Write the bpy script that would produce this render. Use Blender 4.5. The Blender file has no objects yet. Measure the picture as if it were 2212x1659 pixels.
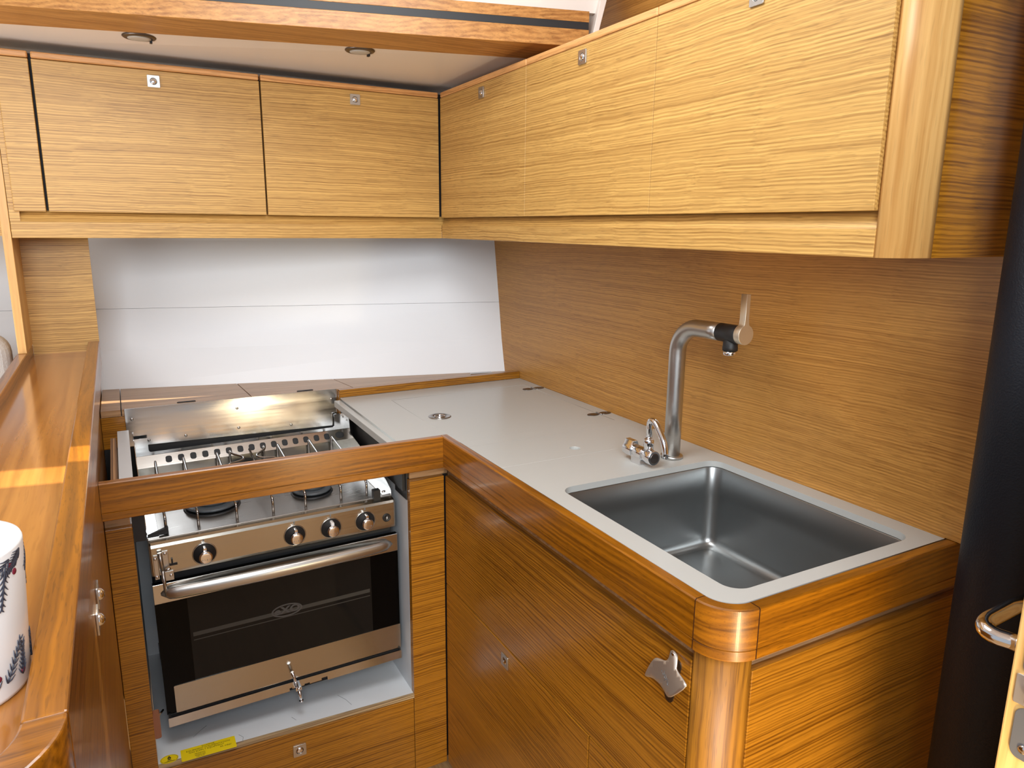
import bpy, bmesh, math, random
from mathutils import Vector, Matrix
from mathutils.geometry import interpolate_bezier
random.seed(4)
SC = bpy.context.scene
COL = SC.collection
PI = math.pi

# ------------------------------------------------------------------ materials
def srgb(r, g, b):
    f = lambda c: (c / 255 / 12.92) if c / 255 <= .04045 else ((c / 255 + .055) / 1.055) ** 2.4
    return (f(r), f(g), f(b), 1)

def new_mat(name):
    m = bpy.data.materials.new(name); m.use_nodes = True
    nt = m.node_tree
    return m, nt, nt.nodes['Principled BSDF']

def N(nt, t, **kw):
    n = nt.nodes.new(t)
    for k, v in kw.items(): setattr(n, k, v)
    return n

def plain(name, col, rough=.5, metal=0, coat=0, noise=0, nscale=40, bump=0, spec=.5, emit=None):
    m, nt, b = new_mat(name)
    b.inputs['Base Color'].default_value = col
    b.inputs['Roughness'].default_value = rough
    b.inputs['Metallic'].default_value = metal
    b.inputs['Coat Weight'].default_value = coat
    b.inputs['Specular IOR Level'].default_value = spec
    if noise or bump:
        tc = N(nt, 'ShaderNodeTexCoord'); no = N(nt, 'ShaderNodeTexNoise')
        no.inputs['Scale'].default_value = nscale; no.inputs['Detail'].default_value = 5
        nt.links.new(tc.outputs['Object'], no.inputs['Vector'])
        if noise:
            mx = N(nt, 'ShaderNodeMix', data_type='RGBA')
            mx.inputs['A'].default_value = tuple(c * (1 - noise) for c in col[:3]) + (1,)
            mx.inputs['B'].default_value = tuple(min(1, c * (1 + noise)) for c in col[:3]) + (1,)
            nt.links.new(no.outputs['Fac'], mx.inputs['Factor'])
            nt.links.new(mx.outputs['Result'], b.inputs['Base Color'])
        if bump:
            bp = N(nt, 'ShaderNodeBump'); bp.inputs['Strength'].default_value = bump; bp.inputs['Distance'].default_value = .002
            nt.links.new(no.outputs['Fac'], bp.inputs['Height']); nt.links.new(bp.outputs['Normal'], b.inputs['Normal'])
    return m

def wood(name, axis, light, dark, fine=140, band=22, warp=.012, rough=.4, coat=0., contrast=.17, along=.8, pores=.3, seed=0, bandmix=.22, ripple=.0022, lines=.10):
    """oak: long fine streaks run along AXIS ('x','y','z') in object space"""
    m, nt, b = new_mat(name)
    L = nt.links.new
    ais = (0, 1) if axis == 'h' else ('xyz'.index(axis),)
    tc = N(nt, 'ShaderNodeTexCoord')
    p = N(nt, 'ShaderNodeVectorMath', operation='ADD'); p.inputs[1].default_value = (seed * 1.37, seed * 2.11, seed * .73)
    L(tc.outputs['Object'], p.inputs[0])
    def stretched(src, across, al):
        s = [al if k in ais else across for k in range(3)]
        mp = N(nt, 'ShaderNodeVectorMath', operation='MULTIPLY'); mp.inputs[1].default_value = s; L(src.outputs[0], mp.inputs[0]); return mp
    def bend(src, across, al, amount, detail):
        w = stretched(src, across, al)
        wn = N(nt, 'ShaderNodeTexNoise'); wn.inputs['Scale'].default_value = 1; wn.inputs['Detail'].default_value = detail
        L(w.outputs[0], wn.inputs['Vector'])
        sub = N(nt, 'ShaderNodeVectorMath', operation='SUBTRACT'); sub.inputs[1].default_value = (.5, .5, .5); L(wn.outputs['Color'], sub.inputs[0])
        sc = N(nt, 'ShaderNodeVectorMath', operation='MULTIPLY'); a = [0 if k in ais else amount * 2 for k in range(3)]; sc.inputs[1].default_value = a; L(sub.outputs[0], sc.inputs[0])
        q = N(nt, 'ShaderNodeVectorMath', operation='ADD'); L(src.outputs[0], q.inputs[0]); L(sc.outputs[0], q.inputs[1]); return q
    q = bend(bend(p, 4.5, 1.6, warp, 1), 9, 14, ripple, 1)
    def noise(across, al, detail, rough_):
        s = stretched(q, across, al)
        n = N(nt, 'ShaderNodeTexNoise'); n.inputs['Scale'].default_value = 1; n.inputs['Detail'].default_value = detail; n.inputs['Roughness'].default_value = rough_
        L(s.outputs[0], n.inputs['Vector']); return n
    n1 = noise(fine, along, 2.2, .62); n2 = noise(band, along * .8, 1, .5); n3 = noise(fine * 4, along * 30, 1, .5)
    # regular early / late wood lines whose spacing drifts
    dv = {'x': (0, .3, 1), 'y': (.3, 0, 1), 'z': (.8, .8, 0), 'h': (0, 0, 1)}[axis]
    dot = N(nt, 'ShaderNodeVectorMath', operation='DOT_PRODUCT'); dot.inputs[1].default_value = tuple(c * fine * 4.2 for c in dv); L(q.outputs[0], dot.inputs[0])
    ph = N(nt, 'ShaderNodeMath', operation='MULTIPLY_ADD'); ph.inputs[1].default_value = 26; L(n2.outputs['Fac'], ph.inputs[0]); L(dot.outputs['Value'], ph.inputs[2])
    sn = N(nt, 'ShaderNodeMath', operation='SINE'); L(ph.outputs[0], sn.inputs[0])
    ad = N(nt, 'ShaderNodeMath', operation='MULTIPLY_ADD'); ad.inputs[1].default_value = lines; L(sn.outputs[0], ad.inputs[0]); L(n1.outputs['Fac'], ad.inputs[2])
    mixa = N(nt, 'ShaderNodeMix', data_type='FLOAT'); mixa.inputs['Factor'].default_value = bandmix
    L(ad.outputs[0], mixa.inputs['A']); L(n2.outputs['Fac'], mixa.inputs['B'])
    cr = N(nt, 'ShaderNodeValToRGB'); cr.color_ramp.elements[0].position = .47 - contrast; cr.color_ramp.elements[1].position = .47 + contrast * .8
    cr.color_ramp.elements[0].color = dark; cr.color_ramp.elements[1].color = light
    L(mixa.outputs['Result'], cr.inputs['Fac'])
    pr = N(nt, 'ShaderNodeValToRGB'); pr.color_ramp.elements[0].position = .3; pr.color_ramp.elements[1].position = .42
    pr.color_ramp.elements[0].color = (1 - pores,) * 3 + (1,); pr.color_ramp.elements[1].color = (1, 1, 1, 1)
    L(n3.outputs['Fac'], pr.inputs['Fac'])
    mul = N(nt, 'ShaderNodeMix', data_type='RGBA', blend_type='MULTIPLY'); mul.inputs['Factor'].default_value = 1
    L(cr.outputs['Color'], mul.inputs['A']); L(pr.outputs['Color'], mul.inputs['B'])
    L(mul.outputs['Result'], b.inputs['Base Color'])
    b.inputs['Roughness'].default_value = rough
    b.inputs['Coat Weight'].default_value = coat; b.inputs['Coat Roughness'].default_value = .12
    bp = N(nt, 'ShaderNodeBump'); bp.inputs['Strength'].default_value = .12; bp.inputs['Distance'].default_value = .0005
    L(n1.outputs['Fac'], bp.inputs['Height']); L(bp.outputs['Normal'], b.inputs['Normal'])
    return m

def steel(name, col=(.62, .61, .60, 1), rough=.22, axis='x', streak=.12, scale=300):
    m, nt, b = new_mat(name); L = nt.links.new
    b.inputs['Base Color'].default_value = col; b.inputs['Metallic'].default_value = 1
    tc = N(nt, 'ShaderNodeTexCoord'); s = [scale] * 3; s['xyz'.index(axis)] = 3
    mp = N(nt, 'ShaderNodeVectorMath', operation='MULTIPLY'); mp.inputs[1].default_value = s; L(tc.outputs['Object'], mp.inputs[0])
    no = N(nt, 'ShaderNodeTexNoise'); no.inputs['Scale'].default_value = 1; no.inputs['Detail'].default_value = 2; L(mp.outputs[0], no.inputs['Vector'])
    n2 = N(nt, 'ShaderNodeTexNoise'); n2.inputs['Scale'].default_value = 9; n2.inputs['Detail'].default_value = 4; L(tc.outputs['Object'], n2.inputs['Vector'])
    ad = N(nt, 'ShaderNodeMath', operation='ADD'); L(no.outputs['Fac'], ad.inputs[0]); L(n2.outputs['Fac'], ad.inputs[1])
    mr = N(nt, 'ShaderNodeMapRange'); mr.inputs['From Min'].default_value = .6; mr.inputs['From Max'].default_value = 1.4
    mr.inputs['To Min'].default_value = max(.02, rough - streak); mr.inputs['To Max'].default_value = rough + streak
    L(ad.outputs[0], mr.inputs['Value']); L(mr.outputs['Result'], b.inputs['Roughness'])
    return m

UL, UD = srgb(216, 172, 98), srgb(146, 102, 46)
LL, LD = srgb(172, 114, 28), srgb(108, 63, 8)
FL, FD = srgb(164, 101, 14), srgb(92, 50, 4)
M = {}
for ax in 'xyz':
    M['upper_' + ax] = wood('pale_oak_' + ax, ax, UL, UD, fine=280, bandmix=.15, contrast=.28, rough=.42, seed=ord(ax) % 7)
    M['lower_' + ax] = wood('varnished_oak_' + ax, ax, LL, LD, fine=270, bandmix=.16, rough=.3, coat=.25, seed=3 + ord(ax) % 5)
    M['rail_' + ax] = wood('solid_oak_' + ax, ax, FL, FD, fine=150, band=36, rough=.28, coat=.35, warp=.022, contrast=.2, along=1.6, pores=.3, seed=5 + ord(ax) % 3, bandmix=.35, ripple=.002)
M['basepost_z'] = wood('base_post_oak', 'z', LL, LD, fine=160, rough=.44, coat=.06, seed=17)
M['rail_h'] = wood('bent_oak', 'h', FL, FD, fine=130, band=40, rough=.42, coat=.08, warp=.004, contrast=.2, along=9, pores=.2, seed=4, bandmix=.3, ripple=.001)
M['lip_x'] = wood('lip_oak_x', 'x', srgb(226, 170, 108), srgb(192, 132, 74), rough=.4, seed=9)
M['lip_y'] = wood('lip_oak_y', 'y', srgb(226, 170, 108), srgb(192, 132, 74), rough=.4, seed=11)
M['post_z'] = wood('post_oak_z', 'z', srgb(226, 180, 112), srgb(190, 136, 70), fine=110, band=34, rough=.38, along=.8, pores=.12, seed=12, bandmix=.45)
M['splash_y'] = wood('splash_oak_y', 'y', srgb(206, 151, 76), srgb(150, 98, 40), fine=330, bandmix=.12, contrast=.30, rough=.36, warp=.014, seed=2)
M['ledge_y'] = wood('ledge_oak_y', 'y', srgb(190, 128, 58), srgb(144, 86, 32), fine=90, rough=.16, coat=.5, pores=.12, seed=6, bandmix=.5)
M['grey_x'] = wood('greyed_oak_x', 'x', srgb(186, 148, 108), srgb(152, 112, 74), fine=110, rough=.35, warp=.02, pores=.15, seed=7)
M['ply'] = wood('plywood_edge', 'y', srgb(190, 150, 110), srgb(90, 60, 40), fine=330, band=260, warp=.001, rough=.6, seed=1, along=.3, ripple=.0002)
M['ply_x'] = wood('plywood_edge_x', 'x', srgb(190, 165, 125), srgb(110, 82, 54), fine=330, band=260, warp=.001, rough=.6, seed=1, along=.3, ripple=.0002)
M['door_z'] = wood('door_oak_z', 'z', srgb(226, 186, 118), srgb(200, 152, 84), fine=120, rough=.4, pores=.1, seed=8)
M['beam_x'] = wood('beam_oak_x', 'x', srgb(198, 142, 76), srgb(150, 96, 42), fine=150, rough=.38, warp=.02, contrast=.2, along=1.6, pores=.25, seed=13, ripple=.004)
M['white'] = plain('white_liner', srgb(243, 246, 250), .35, noise=.015, nscale=6)
M['headliner'] = plain('headliner_panel', srgb(236, 228, 220), .3, noise=.02, nscale=5)
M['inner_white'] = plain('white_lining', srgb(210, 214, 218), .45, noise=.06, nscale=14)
M['counter'] = plain('solid_surface', srgb(189, 191, 188), .28, noise=.015, nscale=300)
M['seam_glint'] = plain('seam_light', srgb(214, 210, 198), .4)  # pale colour stands in for light caught on the seam edges
M['dark'] = plain('shadow_black', (.008, .008, .009, 1), .6)
M['black'] = plain('black_plastic', (.012, .012, .013, 1), .5)
M['blackmat'] = plain('black_enamel', (.02, .021, .023, 1), .5, noise=.2, nscale=60)
M['ceram'] = plain('burner_grey', (.075, .09, .105, 1), .42, noise=.2, nscale=90)
M['steel'] = steel('brushed_steel', (.55, .54, .52, 1), .34, 'x', .06)
M['hobsteel'] = steel('hob_steel', (.48, .46, .44, 1), .3, 'x', .06)
M['satin'] = plain('satin_nickel', (.80, .78, .74, 1), .46, 1)
M['lever_sheen'] = plain('satin_lever', (.82, .76, .64, 1), .48, 1)  # warm tint stands in for the bright reflection on the lever
M['steel_panel'] = steel('satin_steel_panel', (.45, .425, .375, 1), .22, 'x', .05)
M['polish'] = steel('polished_steel', (.52, .51, .49, 1), .16, 'x', .05)
M['sinksteel'] = plain('sink_steel', (.36, .37, .37, 1), .33, 1, noise=.03, nscale=30)
M['mirror'] = steel('scuffed_steel_sheet', (.5, .5, .5, 1), .16, 'x', .08, 120)
M['chrome'] = plain('chrome', (.78, .78, .80, 1), .11, 1)
M['dullchrome'] = plain('dull_metal', (.45, .44, .43, 1), .28, 1)
M['wire'] = plain('grate_steel', (.42, .41, .40, 1), .22, 1)
M['darkmetal'] = plain('bronzed_metal', (.16, .14, .13, 1), .35, 1)
M['glass_dark'] = plain('oven_glass', (.010, .009, .008, 1), .05, spec=.16)
M['glass_edge'] = plain('oven_glass_frame', (.0015, .0015, .0015, 1), .08, spec=.1)
M['logo'] = plain('logo_grey', (.055, .055, .055, 1), .4)
M['rackgrey'] = plain('rack_seen_through_glass', (.035, .035, .032, 1), .4)
M['leather'] = plain('black_leather', (.006, .008, .013, 1), .46, bump=.35, nscale=420, spec=.22)
M['lockgrey'] = plain('lock_grey', (.20, .20, .21, 1), .42, .5)
M['yellow'] = plain('yellow_vinyl', srgb(236, 208, 20), .4, noise=.05, nscale=50)
M['ink'] = plain('black_ink', srgb(60, 50, 10), .6)
M['fabric'] = plain('grey_fabric', srgb(196, 196, 194), .9, noise=.1, nscale=260, bump=.6)
M['mug'] = plain('white_enamel', srgb(236, 238, 240), .22)
M['mugin'] = plain('blue_enamel', srgb(128, 172, 228), .3)
M['gluedark'] = plain('glue_line', srgb(58, 26, 6), .5)
M['leaf'] = plain('dark_print', srgb(58, 62, 76), .4)
M['berry'] = plain('red_print', srgb(128, 36, 60), .4)
M['clear'] = plain('amber_block', srgb(150, 98, 72), .25)
M['etch'] = plain('etched_grey', (.22, .24, .26, 1), .5, .6)
M['lens'] = plain('frosted_lens', srgb(190, 186, 178), .4)
M['floor'] = wood('floor_oak_y', 'y', srgb(206, 164, 112), srgb(176, 130, 80), rough=.3, seed=15)
M['engrave'] = plain('engraving', (.2, .22, .24, 1), .5, .5)

# ------------------------------------------------------------------ mesh tools
class MB:
    """collects shapes into one mesh"""
    def __init__(s): s.v = []; s.f = []; s.smooth = []
    def add(s, verts, faces, smooth=False, mat=None):
        o = len(s.v)
        s.v += [(mat @ Vector(p)) if mat else Vector(p) for p in verts]
        s.f += [tuple(i + o for i in f) for f in faces]; s.smooth += [smooth] * len(faces)
        return s
    def box(s, x0, x1, y0, y1, z0, z1, mat=None):
        v = [(x, y, z) for x in (x0, x1) for y in (y0, y1) for z in (z0, z1)]
        f = [(0, 1, 3, 2), (4, 6, 7, 5), (0, 4, 5, 1), (2, 3, 7, 6), (0, 2, 6, 4), (1, 5, 7, 3)]
        return s.add(v, f, False, mat)
    def prism(s, poly, z0, z1, mat=None, smooth_side=False):
        n = len(poly); v = [(x, y, z0) for x, y in poly] + [(x, y, z1) for x, y in poly]
        s.add(v, [tuple(reversed(range(n))), tuple(range(n, 2 * n))], False, mat)
        o = len(s.v) - 2 * n
        for i in range(n):
            j = (i + 1) % n; s.f.append((o + i, o + j, o + n + j, o + n + i)); s.smooth.append(smooth_side)
        return s
    def hexa(s, bot, top, mat=None):
        return s.add(list(bot) + list(top), [(3, 2, 1, 0), (4, 5, 6, 7), (0, 1, 5, 4), (1, 2, 6, 5), (2, 3, 7, 6), (3, 0, 4, 7)], False, mat)
    def cyl(s, a, b, r, r2=None, n=28, caps=True):
        a, b = Vector(a), Vector(b); return s.lathe([(0, r), ((b - a).length, r if r2 is None else r2)], a, b - a, n, caps)
    def lathe(s, prof, org, axis, n=32, caps=True):
        """prof: (height, radius) pairs along axis from org"""
        org = Vector(org); ax = Vector(axis).normalized(); q = Vector((0, 0, 1)).rotation_difference(ax).to_matrix()
        v = []; f = []
        for h, r in prof:
            for i in range(n):
                t = 2 * PI * i / n; v.append(org + q @ Vector((r * math.cos(t), r * math.sin(t), h)))
        for k in range(len(prof) - 1):
            for i in range(n):
                j = (i + 1) % n; f.append((k * n + i, k * n + j, (k + 1) * n + j, (k + 1) * n + i))
        s.add(v, f, True)
        if caps:
            o = len(s.v) - len(v)
            s.f.append(tuple(o + i for i in reversed(range(n)))); s.smooth.append(False)
            s.f.append(tuple(o + (len(prof) - 1) * n + i for i in range(n))); s.smooth.append(False)
        return s
    def tube(s, pts, r, n=12, caps=True, flat=1.0, up=None):
        pts = [Vector(p) for p in pts]; rs = r if isinstance(r, (list, tuple)) else [r] * len(pts)
        v = []; f = []; prev = None
        for i, p in enumerate(pts):
            t = (pts[min(i + 1, len(pts) - 1)] - pts[max(i - 1, 0)]).normalized()
            if prev is None:
                u = Vector(up) if up else (Vector((0, 0, 1)) if abs(t.z) < .9 else Vector((1, 0, 0)))
            else: u = prev
            a = (u - t * u.dot(t)).normalized(); prev = a; b = t.cross(a)
            for k in range(n):
                g = 2 * PI * k / n; v.append(p + rs[i] * (math.cos(g) * a * flat + math.sin(g) * b))
        for i in range(len(pts) - 1):
            for k in range(n):
                j = (k + 1) % n; f.append((i * n + k, i * n + j, (i + 1) * n + j, (i + 1) * n + k))
        s.add(v, f, True)
        if caps:
            o = len(s.v) - len(v)
            s.f.append(tuple(o + k for k in reversed(range(n)))); s.smooth.append(False)
            s.f.append(tuple(o + (len(pts) - 1) * n + k for k in range(n))); s.smooth.append(False)
        return s
    def loops(s, rings, close_last=True, close_first=False):
        n = len(rings[0]); v = [p for r in rings for p in r]; f = []
        for k in range(len(rings) - 1):
            for i in range(n):
                j = (i + 1) % n; f.append((k * n + i, k * n + j, (k + 1) * n + j, (k + 1) * n + i))
        s.add(v, f, True); o = len(s.v) - len(v)
        if close_last: s.f.append(tuple(o + (len(rings) - 1) * n + i for i in range(n))); s.smooth.append(False)
        if close_first: s.f.append(tuple(o + i for i in reversed(range(n)))); s.smooth.append(False)
        return s
    def mesh(s, name, shift=None):
        me = bpy.data.meshes.new(name)
        sh = Vector(shift) if shift is not None else Vector((0, 0, 0))
        me.from_pydata([tuple(p - sh) for p in s.v], [], s.f)
        me.polygons.foreach_set('use_smooth', s.smooth)
        bm = bmesh.new(); bm.from_mesh(me); bmesh.ops.recalc_face_normals(bm, faces=bm.faces); bm.to_mesh(me); bm.free()
        me.update(); return me

ROOTSHIFT = {}
def root_of(o):
    while o.parent: o = o.parent
    return o
def build(mb, name, mat, parent=None, bevel=0, seg=2, local=False):
    """one mesh object. Shapes are in world coordinates unless local"""
    shift = None if (local or parent is None) else root_of(parent).location
    me = mb.mesh(name, shift); me.materials.append(M[mat] if isinstance(mat, str) else mat)
    return link(me, name, parent, bevel, seg)
def link(me, name, parent=None, bevel=0, seg=2):
    o = bpy.data.objects.new(name, me); COL.objects.link(o)
    if parent: o.parent = parent
    if bevel:
        md = o.modifiers.new('soft edges', 'BEVEL'); md.width = bevel; md.segments = seg; md.limit_method = 'ANGLE'; md.angle_limit = math.radians(40)
        md.harden_normals = False
    return o
def thing(name, label, cat, loc, group=None):
    o = bpy.data.objects.new(name, None); COL.objects.link(o); o.location = loc; o.empty_display_size = .05
    return tag(o, label, cat, group)
def tag(o, label, cat, group=None):
    o['label'] = label; o['category'] = cat
    if group: o['group'] = group
    return o
def struct(o): o['kind'] = 'structure'; return o

def curve_mesh(splines, extrude, bevel=0.0, res=6):
    cu = bpy.data.curves.new('c', 'CURVE'); cu.dimensions = '2D'; cu.fill_mode = 'BOTH'; cu.extrude = extrude; cu.bevel_depth = bevel; cu.bevel_resolution = 1
    for pts in splines:
        sp = cu.splines.new('POLY'); sp.points.add(len(pts) - 1); sp.use_cyclic_u = True
        for p, q in zip(sp.points, pts): p.co = (q[0], q[1], 0, 1)
    return curve_to_mesh(cu)
def curve_to_mesh(cu):
    o = bpy.data.objects.new('c', cu); COL.objects.link(o)
    dg = bpy.context.evaluated_depsgraph_get(); dg.update()
    me = bpy.data.meshes.new_from_object(o.evaluated_get(dg)); me = me.copy() if me.users else me
    bpy.data.objects.remove(o); bpy.data.curves.remove(cu); me.materials.clear()
    return me
def plate(name, splines, extrude, matrix, mat, parent=None, bevel=0, local=False):
    """flat plate with holes: outline in XY, half thickness EXTRUDE, placed by MATRIX"""
    me = curve_mesh(splines, extrude, bevel); me.name = name
    me.transform(matrix)
    if parent and not local: me.transform(Matrix.Translation(-root_of(parent).location))
    me.materials.append(M[mat]); return link(me, name, parent)
def text_mesh(body, size, extrude=.0001, align='CENTER', shear=0, space=1, bold=0):
    cu = bpy.data.curves.new('t', 'FONT'); cu.body = body; cu.size = size; cu.extrude = extrude; cu.align_x = align; cu.align_y = 'CENTER'; cu.shear = shear
    cu.space_character = space; cu.resolution_u = 3; cu.offset = bold
    return curve_to_mesh(cu)
def rrect(x0, x1, y0, y1, r, n=8):
    p = []
    for cx, cy, a in ((x1 - r, y1 - r, 0), (x0 + r, y1 - r, 90), (x0 + r, y0 + r, 180), (x1 - r, y0 + r, 270)):
        for i in range(n + 1):
            t = math.radians(a + 90 * i / n); p.append((cx + r * math.cos(t), cy + r * math.sin(t)))
    return p
def circle(cx, cy, r, n=24, ry=None):
    return [(cx + r * math.cos(2 * PI * i / n), cy + (ry or r) * math.sin(2 * PI * i / n)) for i in range(n)]
def frame(org, xa, ya):
    xa = Vector(xa).normalized(); ya = Vector(ya); ya = (ya - xa * ya.dot(xa)).normalized(); za = xa.cross(ya)
    m = Matrix((xa, ya, za)).transposed().to_4x4(); m.translation = Vector(org); return m
def arc(cx, cy, r, a0, a1, n=10):
    return [(cx + r * math.cos(math.radians(a0 + (a1 - a0) * i / n)), cy + r * math.sin(math.radians(a0 + (a1 - a0) * i / n))) for i in range(n + 1)]
def bez(p0, h0, h1, p1, n=12):
    return [tuple(q) for q in interpolate_bezier(Vector(p0), Vector(h0), Vector(h1), Vector(p1), n)]

def latch(parent, org, xa, nrm, size=.026, dome=1):
    """square push-button latch on a door: plate and domed button"""
    xa = Vector(xa).normalized(); nrm = Vector(nrm); ya = nrm.cross(xa); m = frame(org, xa, ya); h = size / 2
    me = curve_mesh([rrect(-h, h, -h, h, .0015, 3), circle(0, 0, h * .62)], .0011, .0004); me.name = 'latch_plate'
    me.transform(m @ Matrix.Translation((0, 0, .0016))); me.transform(Matrix.Translation(-root_of(parent).location)); me.materials.append(M['steel']); link(me, 'latch_plate', parent)
    b = MB(); r = h * .58; o = Vector(org); n = nrm.normalized()
    b.lathe([(-.003, r), (.0012 * dome, r), (.0030 * dome, r * .86), (.0042 * dome, r * .55), (.0046 * dome, r * .2), (.0046 * dome, .0004)], o, n, 24)
    build(b, 'latch_button', 'chrome', parent)

# ------------------------------------------------------------------ key dimensions
ZT, ZG, ZB = .95, .8926, .8769            # edge rail top, groove, underside
XL = -.681; XF = -.668                    # side of the left unit, its overhanging rail
XP, YP, ZP, ZK = .0218, .0447, .8418, .0668
XW = .474; YB = .4955
XS, XS2 = -.0657, -.6334
XU, YU, ZU = .217, .503, 1.3815
ZD0, ZLIP, ZD1 = 1.4389, 1.7586, 1.7733

# ------------------------------------------------------------------ setting
def hull_y(x, z):
    left = [(.955, .850), (1.06, .885), (1.1765, .912), (1.368, .946), (1.86, .985)]
    right = [(.955, .598), (1.06, .622), (1.1765, .6416), (1.368, .676), (1.86, .715)]
    def at(t):
        if z <= t[0][0]: return t[0][1] - (t[0][0] - z) * .3
        for (a, b), (c, d) in zip(t, t[1:]):
            if z <= c: return b + (d - b) * (z - a) / (c - a)
        return t[-1][1]
    return at(left) + (at(right) - at(left)) * (x + .678) / (.474 + .678)
mb = MB(); zs = [.2, .5, .8, .955, 1.06, 1.1765]; 
def hull_strip(zs, gap=0):
    v = []; 
    for z in zs:
        for x in (-2.2, -.678, .474): v.append((x, hull_y(x, z), z))
    n = len(zs); f = [(k * 3 + i, k * 3 + i + 1, k * 3 + i + 4, k * 3 + i + 3) for k in range(n - 1) for i in range(2)]
    b = [(x, y + .02, z) for x, y, z in v]; o = len(v)
    mb.add(v + b, f + [tuple(o + i for i in q) for q in f] + [(i, i + 1, o + i + 1, o + i) for i in (0, 1)] + [(3 * n - 3 + i, 3 * n - 2 + i, o + 3 * n - 2 + i, o + 3 * n - 3 + i) for i in (0, 1)])
hull_strip([.2, .5, .8, .955, 1.06, 1.1761]); hull_strip([1.1769, 1.368, 1.6, 1.86])
wb = build(mb, 'wall_back', 'white'); struct(wb)
mb = MB(); mb.box(-2.2, .474, .98, .985, .2, 1.86)
mb = MB(); mb.box(XW, XW + .02, -.93, .8, .951, 2.12); mb.box(XW, XW + .02, -.825, .8, 0, .9512); mb.box(XW, XW + .02, -.858, -.824, .88, .9512)
struct(build(mb, 'wall_right', 'splash_y'))
mb = MB(); mb.box(-.8104, -.668, .645, .655, 1.0991, 1.40); struct(build(mb, 'wall_left', 'upper_x'))
# divider post beside the left shelf
mb = MB(); mb.box(-.8274, -.8104, .503, .66, 1.1226, 1.796); struct(build(mb, 'trim_1', 'post_z', bevel=.001))
# unseen wall added on the right, outside the frame, to darken the end panels
mb = MB(); mb.box(.80, .82, -3.0, -.80, 0, 2.12); struct(build(mb, 'wall_blocker', 'lower_y'))
# floor
mb = MB(); mb.box(-2.2, 1.4, -3.2, 1.0, -.03, 0); struct(build(mb, 'floor', 'floor'))
# headliner behind the beam and unseen coachroof, slit added to shape the sun patch
mb = MB(); 
mb.hexa([(-2.2, .765, 1.806), (-2.2, 1.05, 1.785), (.474, .80, 1.785), (.474, .063, 1.806)], [(-2.2, .765, 1.826), (-2.2, 1.05, 1.826), (.474, .80, 1.826), (.474, .063, 1.826)])
struct(build(mb, 'ceiling', 'headliner'))
DIRX, DIRY = .10, .35                       # sun slope per metre of height
CZ_ = 2.12; dz = CZ_ - 1.0991
sx, sy = -.74 + DIRX * dz, -.402 + DIRY * dz
slit = [(sx - .20, sy + .083), (sx + .16, sy + .020), (sx + .16, sy - .058), (sx - .20, sy + .005)]
me_c = curve_mesh([[(-2.2, -1.9), (1.4, -1.9), (1.4, .75), (-2.2, .75)], slit], .01)
me_c.transform(Matrix.Translation((0, 0, CZ_ + .01))); me_c.materials.append(M['headliner'])
struct(link(me_c, 'ceiling')); 
# beam: solid oak, wide bottom face, black inlay
A, B_ = Vector((-.7554, .2449, 0)), Vector((.2813, -.0245, 0)); bd = (B_ - A).normalized(); bn = Vector((-bd.y, bd.x, 0))
L0, L1 = -.9, (Vector((.337, -.039, 0)) - A).length
mfr = Matrix((bd, bn, Vector((0, 0, 1)))).transposed().to_4x4(); mfr.translation = A
beam = thing('trim_2', 'oak roof beam with a black inlay above the left wall cabinets', 'beam', tuple(A + Vector((0, 0, 1.8)))); struct(beam)
mb = MB(); mb.prism([(0, 1.8), (.144, 1.80), (.144, 1.872), (.0, 1.872), (0, 1.8497), (.002, 1.8497), (.002, 1.8347), (0, 1.8347)], L0, L1, mfr @ Matrix(((0, 0, 1, 0), (1, 0, 0, 0), (0, 1, 0, 0), (0, 0, 0, 1))))
build(mb, 'beam_body', 'beam_x', beam, .002)
mb = MB(); mb.box(L0, L1 - .001, .0005, .004, 1.8347, 1.8497, mfr); build(mb, 'inlay_strip', 'black', beam)
# coaming above the beam, white strip and corner by the bulkhead
mb = MB(); mb.box(L0, L1 + .03, .012, .03, 1.872, 2.13, mfr); struct(build(mb, 'trim_3', 'headliner'))
mb = MB(); mb.hexa([(L1 + .0012, -.006, 1.80), (L1 + .0125, -.006, 1.80), (L1 + .0125, .16, 1.80), (L1 + .0012, .16, 1.80)], [(L1 + .072, -.006, 2.118), (L1 + .092, -.006, 2.118), (L1 + .092, .16, 2.118), (L1 + .072, .16, 2.118)], mfr); struct(build(mb, 'trim_4', 'headliner', bevel=.001))
# ceiling lights half hidden by the beam
for i, (x, y, lab) in enumerate([(-.5255, .381, 'round dark-rimmed ceiling light above the wide left wall cabinet door'), (-.083, .259, 'round dark-rimmed ceiling light nearer the corner of the wall cabinets')]):
    LZ = 1.8045
    t = thing('ceiling_light', lab, 'light', (x, y, LZ), 'recessed lights under the headliner')
    mb = MB(); mb.lathe([(0, .0335), (.003, .0335), (.005, .031), (.006, .024), (.004, .023)], (x, y, LZ), (0, 0, -1), 36); build(mb, 'rim', 'darkmetal', t)
    mb = MB(); mb.lathe([(.0, .023), (.0055, .023), (.007, .017), (.0075, .004)], (x, y, LZ - .001), (0, 0, -1), 28); build(mb, 'lens', 'lens', t)
    mb = MB(); mb.box(x + .020, x + .025, y + .004, y + .014, LZ - .011, LZ - .004); build(mb, 'switch', 'black', t)

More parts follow.
